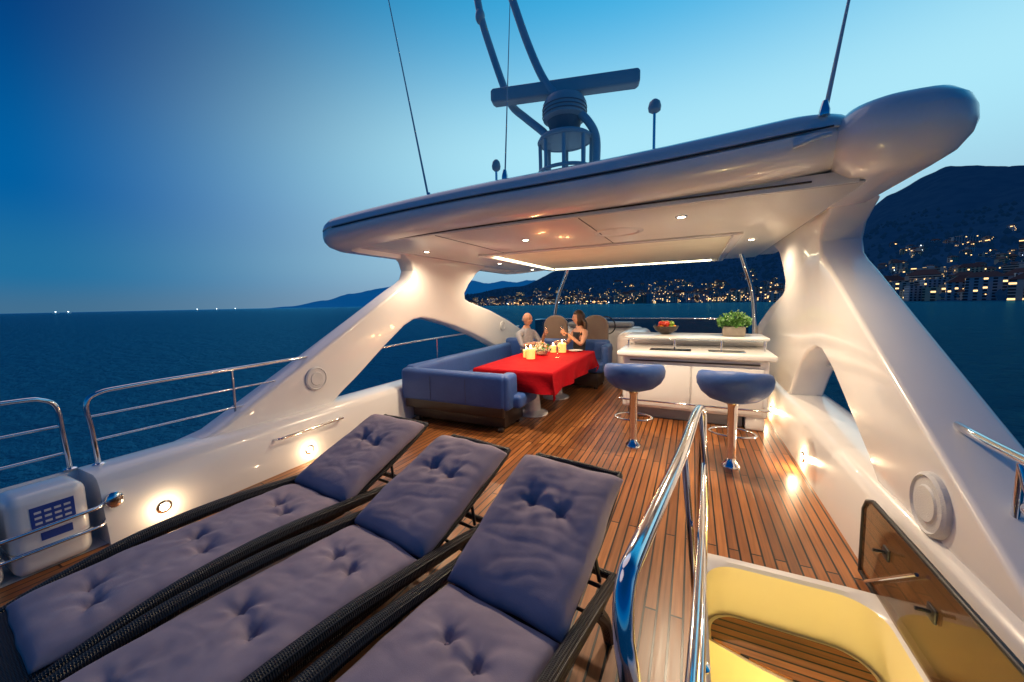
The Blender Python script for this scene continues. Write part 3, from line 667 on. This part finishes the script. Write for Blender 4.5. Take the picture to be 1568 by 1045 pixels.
def lounger(loc,rz,ang,seed,sl=1.28,bl=.80):
    P=[]; hw=.335
    for s in (-1,1):
        P.append(tube("side_rail",[(s*hw,-1.42,.20),(s*hw,-1.2,.27),(s*hw,-.85,.335),(s*hw,-.45,.345),(s*hw,-.05,.31),(s*hw,.25,.28),(s*hw,.5,.255)],[.026,.036,.042,.042,.040,.036,.026],M['wicker'],8,12,sx=.85,sz=.95))
        P.append(tube("leg",[(s*hw,-1.15,.26),(s*(hw+.005),-1.22,.12),(s*(hw+.01),-1.25,.0)],[.035,.028,.022],M['wicker'],5,10))
        P.append(tube("leg_back",[(s*hw,.25,.27),(s*(hw+.005),.36,.13),(s*(hw+.01),.40,.0)],[.035,.028,.022],M['wicker'],5,10))
    P.append(box("woven_base",(-hw+.03,-1.40,.235),(hw-.03,.0,.27),M['wicker'],.012,2))
    P.append(tube("foot_rail",[(-hw,-1.42,.20),(0,-1.45,.2),(hw,-1.42,.20)],.032,M['wicker'],6,10))
    P.append(tube("head_rail",[(-hw,.5,.255),(hw,.5,.255)],.02,M['wicker'],1,10,smooth=False))
    ca,sa=math.cos(ang),math.sin(ang)
    def Bk(x,y,z): return (x,y*ca-z*sa,.27+y*sa+z*ca)
    v=[];n=14;f=[]
    for side in (0,.022):
        for j in range(n+1):
            y=.02+(bl+.07)*j/n
            cv=.015*math.sin(j/n*math.pi)
            for x in (-.27,-.1,.1,.27): v.append(Bk(x,y,-cv-side))
    for j in range(n):
        for i in range(3):
            f.append((j*4+i,j*4+i+1,(j+1)*4+i+1,(j+1)*4+i)); o_=(n+1)*4; f.append((o_+j*4+i,o_+j*4+i+1,o_+(j+1)*4+i+1,o_+(j+1)*4+i))
    bk=obj("woven_backrest",v,f,M['wicker']); fixn(bk); P.append(bk)
    P.append(tube("backrest_frame",[Bk(-.265,0,-.02),Bk(-.27,.4,-.03),Bk(-.265,bl+.04,-.015),Bk(-.2,bl+.08,-.01),Bk(.2,bl+.08,-.01),Bk(.265,bl+.04,-.015),Bk(.27,.4,-.03),Bk(.265,0,-.02)],.018,M['wicker'],6,10))
    for s in (-1,1):
        P.append(tube("strut",[Bk(s*.26,.45,-.03),(s*.29,.42,.27)],.010,M['rubber'],1,8,smooth=False))
    P.append(tube("strut_bar",[(-.32,.40,.262),(.32,.40,.262)],.010,M['rubber'],1,8,smooth=False))
    P.append(tube("strut_bar_2",[(-.32,.22,.27),(.32,.22,.27)],.008,M['rubber'],1,8,smooth=False))
    st=[(-.07,-.42),(.09,-.44),(-.08,-.02),(.08,-.04),(-.07,.40),(.09,.37)]
    sc=cushion("seat_cushion",.58,sl,.080,st,seed)
    sc.location=(0,-sl/2+.0,.272); P.append(sc)
    for tx,ty in st: P.append(ellip("tuft_button",(tx,ty-sl/2,.272+.030),(.011,.011,.005),M['cush'],10,6))
    bc=cushion("back_cushion",.60,bl,.095,[(-.08,.10),(.09,.08)],seed+3.7)
    bc.rotation_euler=(ang,0,0); c=Bk(0,bl/2+.02,.012); bc.location=c; P.append(bc)
    group("sun_lounger",P,loc,rz)
lounger((-2.33,1.62,0),R(-5),R(22),1)
lounger((-1.50,1.42,0),R(-9),R(22),2)
lounger((-.71,1.27,0),R(-8),R(25),3)

# ------------------------------------------------------------------ sofa
def sofa():
    P=[]; b=M['blue']
    P.append(box("base_aft",(-3.50,3.96,.05),(-2.05,4.50,.30),M['wood_dk'],.01,2))
    P.append(box("base_side",(-3.50,4.5,.05),(-3.05,7.1,.30),M['wood_dk'],.01,2))
    P.append(box("base_fwd",(-3.05,6.6,.05),(-1.5,7.15,.30),M['wood_dk'],.01,2))
    for x,y in ((-2.1,3.95),(-2.1,4.42),(-3.4,3.95),(-1.55,6.65),(-1.55,7.1)): P.append(box("foot",(x-.03,y-.03,0),(x+.03,y+.03,.06),M['wood_dk'],.005,1))
    P.append(box("back_shell_aft",(-3.55,3.86,.20),(-2.02,3.93,.42),M['wood_dk'],.02,2))
    P.append(box("seat_aft_1",(-3.45,4.0,.30),(-2.72,4.56,.47),b,.05,4)); P.append(box("seat_aft_2",(-2.715,4.0,.30),(-1.85,4.56,.47),b,.05,4))
    for k in range(3): P.append(box("seat_side_%d"%k,(-3.45,4.57+k*.67,.30),(-2.9,4.57+k*.67+.665,.47),b,.05,4))
    P.append(box("seat_fwd_1",(-3.45,6.58,.30),(-2.45,7.12,.49),b,.05,4)); P.append(box("seat_fwd_2",(-2.445,6.58,.30),(-1.42,7.12,.49),b,.05,4))
    P.append(box("back_aft",(-3.62,3.85,.29),(-1.99,4.03,.74),b,.07,5))
    P.append(box("back_end",(-2.12,3.87,.29),(-1.95,4.16,.735),b,.06,5))
    P.append(box("back_side",(-3.66,3.98,.31),(-3.46,7.2,.76),b,.07,5))
    P.append(box("back_fwd",(-3.62,7.06,.31),(-1.40,7.26,.86),b,.07,5))
    P.append(box("arm_fwd",(-1.50,6.75,.31),(-1.36,7.24,.80),b,.06,5))
    for x in (-3.1,-2.55): P.append(tube("seam",[(x,3.848,.34),(x,3.846,.6),(x,3.86,.70)],.004,M['bluedk'],4,6))
    group("corner_sofa",P)
sofa()

# table
def table():
    P=[]; x0,x1,y0,y1,zt=-2.62,-1.52,4.20,6.35,.745
    nx,ny=60,96; vs=[];fs=[]
    ov=.29
    for j in range(ny+1):
        for i in range(nx+1):
            X=x0-ov+(x1-x0+2*ov)*i/nx; Y=y0-ov+(y1-y0+2*ov)*j/ny
            ex=max(x0-X,X-x1,0); ey=max(y0-Y,Y-y1,0); d=max(ex,ey) if min(ex,ey)==0 else math.hypot(ex,ey)
            cx=min(max(X,x0),x1); cy=min(max(Y,y0),y1)
            s=(X+Y)*9; fold=.030*math.sin(s+2*noise.noise(Vector((X*3,Y*3,1))))*(d/ov)
            dirx=(1 if X>x1 else -1 if X<x0 else 0); diry=(1 if Y>y1 else -1 if Y<y0 else 0)
            out=.02+fold+.10*min(ex,ey)
            if d>0:
                k=min(1,d/.04)
                px=cx+dirx*(.012*k+out*(d/ov)); py=cy+diry*(.012*k+out*(d/ov)); z=zt-max(0,d*.96-.01)
            else: px,py,z=X,Y,zt+.003*noise.noise(Vector((X*6,Y*6,0)))
            vs.append((px,py,z))
    for j in range(ny):
        for i in range(nx): fs.append((j*(nx+1)+i,j*(nx+1)+i+1,(j+1)*(nx+1)+i+1,(j+1)*(nx+1)+i))
    P.append(obj("tablecloth",vs,fs,M['red'],True))
    P.append(box("table_top",(x0+.01,y0+.01,.70),(x1-.01,y1-.01,.738),M['wood_dk'],.01,1))
    for y in (4.85,5.85): P.append(lathe("pedestal",[(.22,0),(.22,.02),(.12,.06),(.09,.35),(.12,.66),(.2,.70)],M['white'],28,loc=(-2.05,y,0)))
    group("dining_table",P)
table()
def candle(x,y,s=1):
    P=[lathe("wax",[(.045*s,0),(.047*s,.10*s),(.04*s,.105*s),(.012,.09*s)],M['candle'],20),
       lathe("glass_holder",[(.052*s,0),(.056*s,.14*s),(.054*s,.14*s),(.050*s,.01)],M['clear'],20,close=False),ellip("flame",(0,0,.125*s),(.010,.010,.024),M['lampem'],8,8)]
    e=group("candle_lantern",P,(x,y,.75)); l=point_light("flame_light",(0,0,.14*s+.06),5,(1,.5,.18),.03); l.parent=e
candle(-2.20,5.15,1.5); candle(-2.33,5.28,1.1)
candle(-1.98,6.0,1.5); candle(-2.12,5.95,1.1)
def flowers():
    P=[lathe("bowl",[(.04,0),(.09,.02),(.11,.07),(.10,.075)],M['pot'],20)]; r=random.Random(5); v=[];f=[];mi=[]
    for k in range(260):
        a=r.uniform(0,6.28); rr=.16*math.sqrt(r.random()); c=Vector((rr*math.cos(a),rr*math.sin(a),.08+.12*(1-rr/.2)+r.uniform(-.03,.03))); s=r.uniform(.012,.03)
        d=Vector((r.gauss(0,1),r.gauss(0,1),r.gauss(0,1))).normalized(); e=d.orthogonal().normalized()
        b=len(v); v+=[c-d*s,c+e*s*.6,c+d*s,c-e*s*.6]; f.append((b,b+1,b+2,b+3)); mi.append(r.choice([0,0,1,1,2]))
    o=obj("blooms",v,f,M['petal']); o.data.materials.append(M['leaf']); o.data.materials.append(M['fr2'])
    for p,k in zip(o.data.polygons,mi): p.material_index=k
    P.append(o); group("flower_arrangement",P,(-2.2,5.6,.75))
flowers()
def wineglass(x,y,z,name="wine_glass"):
    o=lathe("glass",[(.03,0),(.03,.003),(.005,.008),(.004,.07),(.02,.09),(.032,.12),(.030,.165),(.028,.165),(.029,.12),(.01,.088)],M['clear'],16,close=False)
    group(name,[o],(x,y,z))
wineglass(-1.85,5.4,.75); wineglass(-2.35,5.9,.75)
def plate(x,y):
    group("dinner_plate",[lathe("plate",[(.06,0),(.12,.015),(.125,.018),(.07,.006),(.001,.006)],M['spk'],24,close=False)],(x,y,.75))
plate(-2.42,6.18); plate(-1.8,6.2)

# ------------------------------------------------------------------ bar
def bar():
    P=[]; w=M['white']; y0=5.1
    P.append(box("cabinet",(-.84,y0+.06,.16),(.84,6.25,.86),w,.03,3))
    P.append(box("front_panel_left",(-.78,y0+.03,.20),(.0,y0+.064,.76),w,.012,2)); P.append(box("front_panel_right",(.02,y0+.03,.20),(.78,y0+.064,.76),w,.012,2))
    P.append(box("side_foot_right",(.62,y0+.08,.0),(.82,6.2,.17),w,.02,2)); P.append(box("plinth",(-.78,y0+.18,.0),(.6,6.1,.165),M['grey'],.01,1))
    P.append(box("vent_slot",(-.74,y0+.026,.80),(.74,y0+.062,.815),M['wood_dk']))
    P.append(box("worktop",(-.90,y0-.06,.865),(.90,6.28,.94),w,.03,4))
    P.append(box("inset_tray",(-.5,y0+.1,.9405),(.0,y0+.3,.948),M['tint'],.003,1))
    P.append(box("sink_rim",(.2,y0+.1,.9405),(.6,y0+.3,.946),M['steel'],.003,1))
    P.append(box("raised_shelf",(-.88,5.60,1.055),(.90,6.30,1.09),w,.015,3))
    P.append(box("shelf_glass",(-.80,5.34,1.06),(.84,5.595,1.068),M['clear'],.002,1))
    for x in (-.8,-.2,.35,.82): P.append(tube("shelf_post",[(x,5.42,.94),(x,5.42,1.062)],.014,M['steel'],1,12,smooth=False))
    P.append(box("shelf_back",(-.86,5.95,.94),(.88,6.25,1.056),w,.01,1))
    P.append(tube("foot_rail",[(-.82,y0+.05,.30),(-.80,y0-.06,.30),(-.72,y0-.10,.30),(.7,y0-.10,.30),(.78,y0-.06,.30),(.80,y0+.05,.30)],.014,M['steel'],5,12))
    group("wet_bar",P)
bar()
def fruit():
    P=[lathe("bowl",[(.05,0),(.07,.01),(.15,.06),(.18,.12),(.175,.125),(.14,.07),(.05,.02),(.001,.018)],M['wood_dk'],28,close=False)]; r=random.Random(2)
    for k in range(16):
        a=k*2.4; q=.12*math.sqrt((k%9)/9); P.append(ellip("fruit",(q*math.cos(a),q*math.sin(a),.10+(.06 if k>8 else 0)),(.042,.042,.04),r.choice([M['fr1'],M['fr2'],M['fr3']]),12,10))
    group("fruit_bowl",P,(-.35,6.0,1.09))
fruit()
def plant():
    P=[box("planter",(-.13,-.13,0),(.13,.13,.13),M['pot'],.02,2),box("soil",(-.11,-.11,.125),(.11,.11,.135),M['soil'])]; r=random.Random(9); v=[];f=[]
    for k in range(750):
        a=r.uniform(0,6.28); q=.20*math.sqrt(r.random()); h=.14+.20*r.random()*(1-(q/.26)**2)+.02*math.sin(a*5)
        c=Vector((q*math.cos(a),q*math.sin(a),h)); s=r.uniform(.014,.032); d=(Vector((math.cos(a),math.sin(a),.6))+Vector((r.gauss(0,.6),r.gauss(0,.6),r.gauss(0,.5)))).normalized(); e=d.orthogonal().normalized()
        b=len(v); v+=[c-d*s,c+e*s*.55,c+d*s,c-e*s*.55]; f.append((b,b+1,b+2,b+3))
    P.append(obj("leaves",v,f,M['leaf']))
    for k in range(14):
        a=k*.45; P.append(tube("stem",[(0.02*math.cos(a),.02*math.sin(a),.13),(.1*math.cos(a),.1*math.sin(a),.24)],.003,M['leaf'],1,5,smooth=False))
    group("potted_plant",P,(.52,5.9,1.09))
plant()

# stools
def stool(x,y,rz):
    P=[]
    seg=40
    def ring(r,zf,zb):
        out=[]
        for j in range(seg):
            a=2*math.pi*j/seg; k=.5-.5*math.sin(a); k=k*k*(3-2*k)
            out.append((r*1.05*math.cos(a),r*math.sin(a),zf+(zb-zf)*k))
        return out
    L=[ring(.04,.635,.635),ring(.12,.64,.64),ring(.20,.668,.67),ring(.262,.715,.73),ring(.298,.775,.81),ring(.304,.825,.88),ring(.288,.865,.94),ring(.262,.878,.955),ring(.228,.87,.935),ring(.19,.855,.88),ring(.12,.845,.850),ring(.03,.85,.85)]
    v=[q for l in L for q in l]; f=[]
    for i in range(len(L)-1):
        for j in range(seg): f.append((i*seg+j,i*seg+(j+1)%seg,(i+1)*seg+(j+1)%seg,(i+1)*seg+j))
    f.append(tuple(range(seg))); f.append(tuple((len(L)-1)*seg+j for j in range(seg)))
    s=obj("seat",v,f,M['blue']); fixn(s); autosm(s,60); P.append(s)
    P.append(lathe("column",[(.10,.645),(.10,.63),(.05,.61),(.042,.58),(.042,.10),(.046,.06),(.075,.03),(.085,.012),(.085,0)],M['steel'],28))
    P.append(tube("foot_ring",[(.04,0,.29),(.13,.03,.29),(.2,.12,.29),(.14,.24,.29),(0,.28,.29),(-.14,.24,.29),(-.2,.12,.29),(-.13,.03,.29),(-.04,0,.29)],.011,M['steel'],6,10))
    group("bar_stool",P,(x,y,0),rz)
stool(-.55,4.13,R(8)); stool(.37,3.97,R(-6))

# helm area
def helm_seat(x,y):
    P=[]
    v=[];f=[];n=16
    for side,o in ((0,0),(1,.10)):
        for i in range(n+1):
            a=math.pi*i/n
            v.append((.27*math.cos(a),o,1.06+.26*math.sin(a)**.8 if i not in(0,n) else 1.06))
    base=len(v)
    v+=[(-.27,0,.55),(.27,0,.55),(-.27,.1,.55),(.27,.1,.55)]
    m_=n+1
    f.append(tuple(range(m_))+(base,base+1)); f.append(tuple(range(m_,2*m_))+(base+2,base+3))
    for i in range(n): f.append((i,i+1,m_+i+1,m_+i))
    f.append((0,m_,base+3,base+1)); f.append((n,base,base+2,m_+n))
    o=obj("backrest",v,f,M['seatbeige']); bevel(o,.03,3,40); P.append(o)
    P.append(box("seat",(-.27,.05,.5),(.27,.6,.64),M['seatbeige'],.05,3)); P.append(lathe("pedestal",[(.2,0),(.2,.02),(.07,.05),(.07,.5)],M['steel'],20,loc=(0,.3,0)))
    group("helm_seat",P,(x,y,0))
helm_seat(-2.66,7.6); helm_seat(-1.80,7.6); 
def console():
    P=[box("console",(-3.0,8.65,0),(-1.0,9.2,1.0),M['white'],.12,5),box("dash",(-2.7,8.60,1.0),(-1.2,9.0,1.12),M['grey'],.05,3)]
    P.append(tube("wheel",[(-1.75+.2*math.cos(a),8.5-.05*math.sin(a),1.05+.2*math.sin(a)) for a in [2*math.pi*k/20 for k in range(21)]],.014,M['rubber'],3,8))
    P.append(box("side_console",(-1.25,6.9,0),(-.75,8.3,1.03),M['white'],.15,6))
    group("helm_console",P)
console()
def windscreen():
    P=[];v=[];f=[];n=24
    for i in range(n+1):
        a=math.pi*(i/n); x=-1.3-2.35*math.cos(a); y=8.9+.9*math.sin(a)**.7; v+=[(x,y,.5),(x*.995-.0065,y-.06,1.16)]
    for i in range(n): f.append((2*i,2*i+2,2*i+3,2*i+1))
    P.append(obj("glass",v,f,M['tint'],True))
    P.append(tube("top_rail",[Vector(v[2*i+1]) for i in range(0,n+1,2)],.014,M['steel'],3,10))
    P.append(obj("base_coaming",[(q[0],q[1]+.01,z) for q in v[::2] for z in (0,.52)],[(2*i,2*i+2,2*i+3,2*i+1) for i in range(n)],M['white'],True))
    group("windscreen",P)
    for nm,pts in (("p",[(-3.05,8.55,.75),(-3.0,8.5,1.2),(-2.85,8.4,1.75),(-2.62,8.25,2.2),(-2.55,8.2,2.37)]),("s",[(1.02,7.9,.45),(1.02,7.9,1.1),(.95,7.8,1.7),(.80,7.6,2.15),(.72,7.5,2.37)])):
        group("hardtop_strut",[tube("pole",pts,.04,M['steel'],8,14)])
windscreen()

# ------------------------------------------------------------------ mast + radar
def mast():
    P=[];cx,cy=-1.38,4.35; m=M['maststeel']
    P.append(lathe("base_mound",[(.75,2.76),(.6,2.88),(.40,2.96),(.15,3.0),(.01,3.0)],M['white'],40,loc=(cx,cy,0),close=False))
    for k in range(8):
        a=2*math.pi*k/8+.2; x,y=cx+.30*math.cos(a),cy+.25*math.sin(a)
        P.append(tube("cage_post",[(x+.05*math.cos(a),y+.05*math.sin(a),2.84),(x,y,3.1),(x,y,3.45)],.022,m,4,10))
    for z in (3.12,3.46): P.append(tube("cage_ring",[(cx+.31*math.cos(a),cy+.26*math.sin(a),z) for a in [2*math.pi*k/20 for k in range(21)]],.02,m,3,10))
    P.append(lathe("platform",[(.01,3.45),(.30,3.45),(.31,3.47),(.30,3.49),(.01,3.49)],m,32,loc=(cx,cy,0),close=False))
    P.append(tube("arm_left",[(-2.54,cy,5.6),(-2.46,cy,5.15),(-2.32,cy,4.7),(-2.15,cy,4.22),(-2.05,cy,4.0),(-1.85,cy-.02,3.80),(-1.62,cy-.05,3.58),(-1.55,cy-.08,3.45)],.045,m,8,12))
    P.append(tube("arm_right",[(-2.14,cy-.1,5.6),(-1.98,cy-.1,5.12),(-1.80,cy-.1,4.6),(-1.62,cy-.1,4.18),(-1.45,cy-.1,3.93),(-1.24,cy-.08,3.74),(-1.10,cy-.05,3.6),(-1.02,cy,3.42),(-1.02,cy,3.1)],.045,m,8,12))
    P.append(ellip("arm_joint",(-2.46,cy-.02,5.14),(.06,.06,.09),m))
    group("antenna_mast",P)
    Q=[lathe("pedestal",[(.12,3.49),(.13,3.53),(.17,3.58),(.19,3.64),(.20,3.66)],M['grey'],32,loc=(cx,cy-.02,0)),
       lathe("gearbox",[(.20,3.661),(.245,3.69),(.25,3.84),(.22,3.90),(.12,3.93),(.10,3.965)],M['radome'],36,loc=(cx,cy-.02,0))]
    for k in range(3): Q.append(tube("fin",[(cx+.252*math.cos(a),cy-.02+.252*math.sin(a),3.72+k*.04) for a in [2*math.pi*q/20 for q in range(21)]],.005,M['grey'],2,6))
    bar_=extrude_xz("scanner_bar",[(-.84,-.055),(-.84,.05),(-.82,.08),(.82,.08),(.84,.05),(.84,-.055),(.80,-.08),(-.80,-.08)],-.07,.07,M['radome']); bevel(bar_,.02,3,40)
    bar_.location=(cx-.02,cy-.02,4.03); bar_.rotation_euler=(0,0,R(14)); Q.append(bar_)
    group("radar_scanner",Q)
    def mush(x,y,z0,z1,r):
        P=[tube("stem",[(x,y,z0),(x,y,z1)],.013,M['steel'],1,8,smooth=False),lathe("dome",[(.02,z1-.02),(r*.9,z1+.0),(r,z1+.03),(r*.8,z1+.07),(r*.4,z1+.09),(.005,z1+.095)],M['radome'],24,loc=(x,y,0)),lathe("foot",[(.04,z0),(.04,z0+.02),(.02,z0+.04)],M['steel'],16,loc=(x,y,0))]
        group("gps_antenna",P)
    mush(-.34,3.62,2.78,3.24,.055); mush(-1.82,3.45,2.76,2.95,.045)
    def whip(b,t,r0=.012):
        P=[tube("rod",[b,((b[0]+t[0])/2,(b[1]+t[1])/2,(b[2]+t[2])/2),t],[r0,r0*.6,r0*.4],M['maststeel'],4,8),lathe("mount",[(.03,0),(.03,.03),(.015,.09)],M['steel'],12,loc=b)]
        group("whip_antenna",P)
    whip((-2.56,3.3,2.70),(-3.1,3.33,5.3)); whip((.72,3.10,2.74),(.92,3.22,4.1),.014); whip((-1.61,3.22,2.75),(-1.6,3.42,4.7),.008)
mast()

# ------------------------------------------------------------------ people
def skin_mesh(name,joints,edges,root):
    me=D.meshes.new(name); names=list(joints); me.from_pydata([joints[k][0] for k in names],[(names.index(a),names.index(b)) for a,b in edges],[])
    o=D.objects.new(name,me); scene.collection.objects.link(o)
    o.modifiers.new("s","SKIN")
    for i,k in enumerate(names):
        r=joints[k][1]; r=r if isinstance(r,tuple) else (r,r)
        me.skin_vertices[0].data[i].radius=r; me.skin_vertices[0].data[i].use_root=(k==root)
    sb=o.modifiers.new("sub","SUBSURF"); sb.levels=2; sb.render_levels=2
    C.view_layer.update(); dg=C.evaluated_depsgraph_get(); m2=D.meshes.new_from_object(o.evaluated_get(dg))
    D.objects.remove(o); n=D.objects.new(name,m2); scene.collection.objects.link(n)
    for p in m2.polygons:p.use_smooth=True
    return n
def segd(p,a,b):
    ab=b-a; t=max(0,min(1,(p-a).dot(ab)/max(ab.length_squared,1e-9))); return (p-(a+ab*t)).length
def head(female):
    bm=bmesh.new(); bmesh.ops.create_uvsphere(bm,u_segments=32,v_segments=24,radius=1)
    for v in bm.verts:
        n=v.co.copy(); x,y,z=n.x*.076,n.y*.094,n.z*.116
        if n.z<0: k=1-.30*(-n.z)**1.3; x*=k; y*=1-.16*(-n.z) if n.y>0 else 1-.45*(-n.z)
        if n.y>0:
            y+=.026*math.exp(-(n.x/.13)**2-((n.z+.12)/.16)**2)
            y+=.008*math.exp(-(n.x/.25)**2-((n.z+.50)/.10)**2)
            y+=.012*math.exp(-(n.x/.25)**2-((n.z+.80)/.14)**2)
            y-=.012*(math.exp(-((abs(n.x)-.36)/.16)**2-((n.z-.08)/.12)**2))
            y+=.005*math.exp(-(n.x/.5)**2-((n.z-.26)/.08)**2)
        v.co=Vector((x,y,z))
    me=D.meshes.new("head"); bm.to_mesh(me); bm.free(); me.materials.append(M['skin']); 
    for p in me.polygons:p.use_smooth=True
    o=D.objects.new("head",me); scene.collection.objects.link(o); P=[o]
    for s in (-1,1):
        P.append(ellip("ear",(s*.075,-.005,-.005),(.010,.020,.032),M['skin'],10,8)); P.append(ellip("eye",(s*.028,.078,.010),(.011,.008,.007),M['eye'],8,6))
        P.append(tube("eyebrow",[(s*.013,.090,.030),(s*.03,.088,.036),(s*.046,.076,.030)],.003,M['hairdk'],3,5))
    P.append(ellip("lips",(0,.090,-.058),(.020,.007,.007),M['lip'],10,6))
    if female:
        bm=bmesh.new(); bmesh.ops.create_uvsphere(bm,u_segments=32,v_segments=24,radius=1)
        for v in bm.verts:
            n=v.co.copy(); k=1+.03*math.sin(n.x*40+n.y*10)
            if n.y>.45 and n.z<.45: k*=.72
            v.co=Vector((n.x*.090*k,n.y*.108*k-.012,n.z*.128*k+.010))
            if n.z<-.1 and n.y<.3: v.co.z*=1.35
        me=D.meshes.new("hair"); bm.to_mesh(me); bm.free(); me.materials.append(M['hairdk'])
        for p in me.polygons:p.use_smooth=True
        h=D.objects.new("hair",me); scene.collection.objects.link(h); P.append(h)
        for s in (-1,0,1): P.append(tube("hair_lock",[(s*.05,-.07,-.02),(s*.065,-.10,-.10),(s*.06,-.10,-.19),(s*.05,-.085,-.27)],[.035,.04,.032,.012],M['hairdk'],5,10))
    else:
        for k in range(9):
            a=R(190+k*20); P.append(ellip("cropped_hair",(.066*math.cos(a),.082*math.sin(a)-.004,-.005),(.018,.018,.034),M['grey'],8,6))
    return P
def hand(wr,dirv,side,grip):
    P=[]; d=dirv.normalized(); upv=Vector((0,0,1)); s=d.cross(upv)
    if s.length<.1: s=Vector((1,0,0))
    s=s.normalized(); n=s.cross(d).normalized()
    palm=tube("palm",[wr-d*.01,wr+d*.03,wr+d*.07,wr+d*.088],[.024,.034,.036,.026],M['skin'],4,12,sx=1.15,sz=.5); P.append(palm)
    inward=-n if not grip else s*side
    ax=s if not grip else n
    for k,(off,L) in enumerate(((-.030,.062),(-.010,.074),(.010,.070),(.030,.054))):
        b=wr+d*.082+ax*off; c=.9 if grip else .3
        P.append(tube("finger_%d"%(k+1),[b-d*.012,b+d*L*.42+inward*L*.12*c,b+d*L*(.75-.3*c)+inward*L*.62*c,b+d*L*(1-.9*c)+inward*L*.95*c],[.0095,.0088,.008,.006],M['skin'],4,8))
    tb=wr+d*.03-ax*.03
    P.append(tube("thumb",[tb,tb-ax*.022+d*.022+inward*.012,tb-ax*.014+d*.048+inward*.034],[.012,.010,.007],M['skin'],4,8))
    return P
def person(name,loc,rz,sc,female,headyaw):
    f=.9 if female else 1.0
    J={'pelvis':((0,0,.10),(.15*f,.115*f)),'belly':((0,.005,.25),(.125*f,.10)),'chest':((0,0,.42),(.165*f,.115)),'collar':((0,-.01,.53),(.09,.06)),'neck':((0,0,.60),(.060*f,.060*f)),'nt':((0,.012,.66),(.056*f,.056*f)),
     'sL':((.190*f,-.01,.500),.066*f),'eL':((.235*f,.13,.29),.042*f),'wL':((.10,.34,.36),.026*f),
     'sR':((-.190*f,-.01,.500),.066*f),'eR':((-.25*f,.13,.30),.042*f),'wR':((-.13,.33,.50),.026*f),
     'hL':((.09,.06,.09),.088*f),'kL':((.11,.46,.10),.062*f),'aL':((.11,.48,-.34),.042*f),'tL':((.12,.60,-.41),.034),
     'hR':((-.09,.06,.09),.088*f),'kR':((-.11,.46,.10),.062*f),'aR':((-.11,.46,-.34),.042*f),'tR':((-.12,.58,-.41),.034)}
    E=[('pelvis','belly'),('belly','chest'),('chest','collar'),('collar','neck'),('neck','nt'),('collar','sL'),('sL','eL'),('eL','wL'),('collar','sR'),('sR','eR'),('eR','wR'),('pelvis','hL'),('hL','kL'),('kL','aL'),('aL','tL'),('pelvis','hR'),('hR','kR'),('kR','aR'),('aR','tR')]
    b=skin_mesh("body",J,E,'pelvis')
    b.data.materials.clear(); mats=[M['skin'],M['dress'] if female else M['shirt'],M['skin'] if female else M['trous'],M['rubber']]
    for q in mats: b.data.materials.append(q)
    for p in b.data.polygons:
        c=p.center; best=min(E,key=lambda e: segd(c,Vector(J[e[0]][0]),Vector(J[e[1]][0]))-.5*max(J[e[0]][1] if not isinstance(J[e[0]][1],tuple) else J[e[0]][1][1],0))
        k=1
        if best[1] in('nt',) or (best[1]=='neck'): k=0
        elif best[1] in('wL','wR'): k=0
        elif best[1] in('eL','eR'): k=0 if female else 1
        elif best[1] in('sL','sR','collar') : k=(0 if c.z>.50 else 1) if female else 1
        elif best[1] in('kL','kR','hL','hR'): k=1 if female else 2
        elif best[1] in('aL','aR'): k=2
        elif best[1] in('tL','tR'): k=3
        p.material_index=k
    P=[b]
    hp=head(female); he=D.objects.new("head_pivot",None); scene.collection.objects.link(he)
    for q in hp: q.parent=he
    he.location=(0,.03,.750); he.rotation_euler=(R(-4),0,headyaw); P.append(he)
    dR=Vector((.25,.75,.35)); wR=Vector(J['wR'][0]); P+=hand(wR,dR,1,True)
    gp=wR+dR.normalized()*.10+dR.normalized().cross(Vector((0,0,1))).normalized()*.03
    P.append(lathe("wine_glass",[(.03,-.09),(.03,-.087),(.005,-.082),(.004,0),(.022,.02),(.034,.05),(.030,.10),(.028,.10),(.031,.05),(.01,.012)],M['clear'],16,loc=tuple(gp),close=False))
    dL=Vector((-.2,.9,-.1)); P+=hand(Vector(J['wL'][0]),dL,-1,False)
    e=group(name,P,loc,rz); e.scale=(sc,sc,sc)
person("seated_man",(-2.88,6.55,.48),R(-112),1.07,False,R(8))
person("seated_woman",(-1.88,6.75,.50),R(140),1.07,True,R(-28))
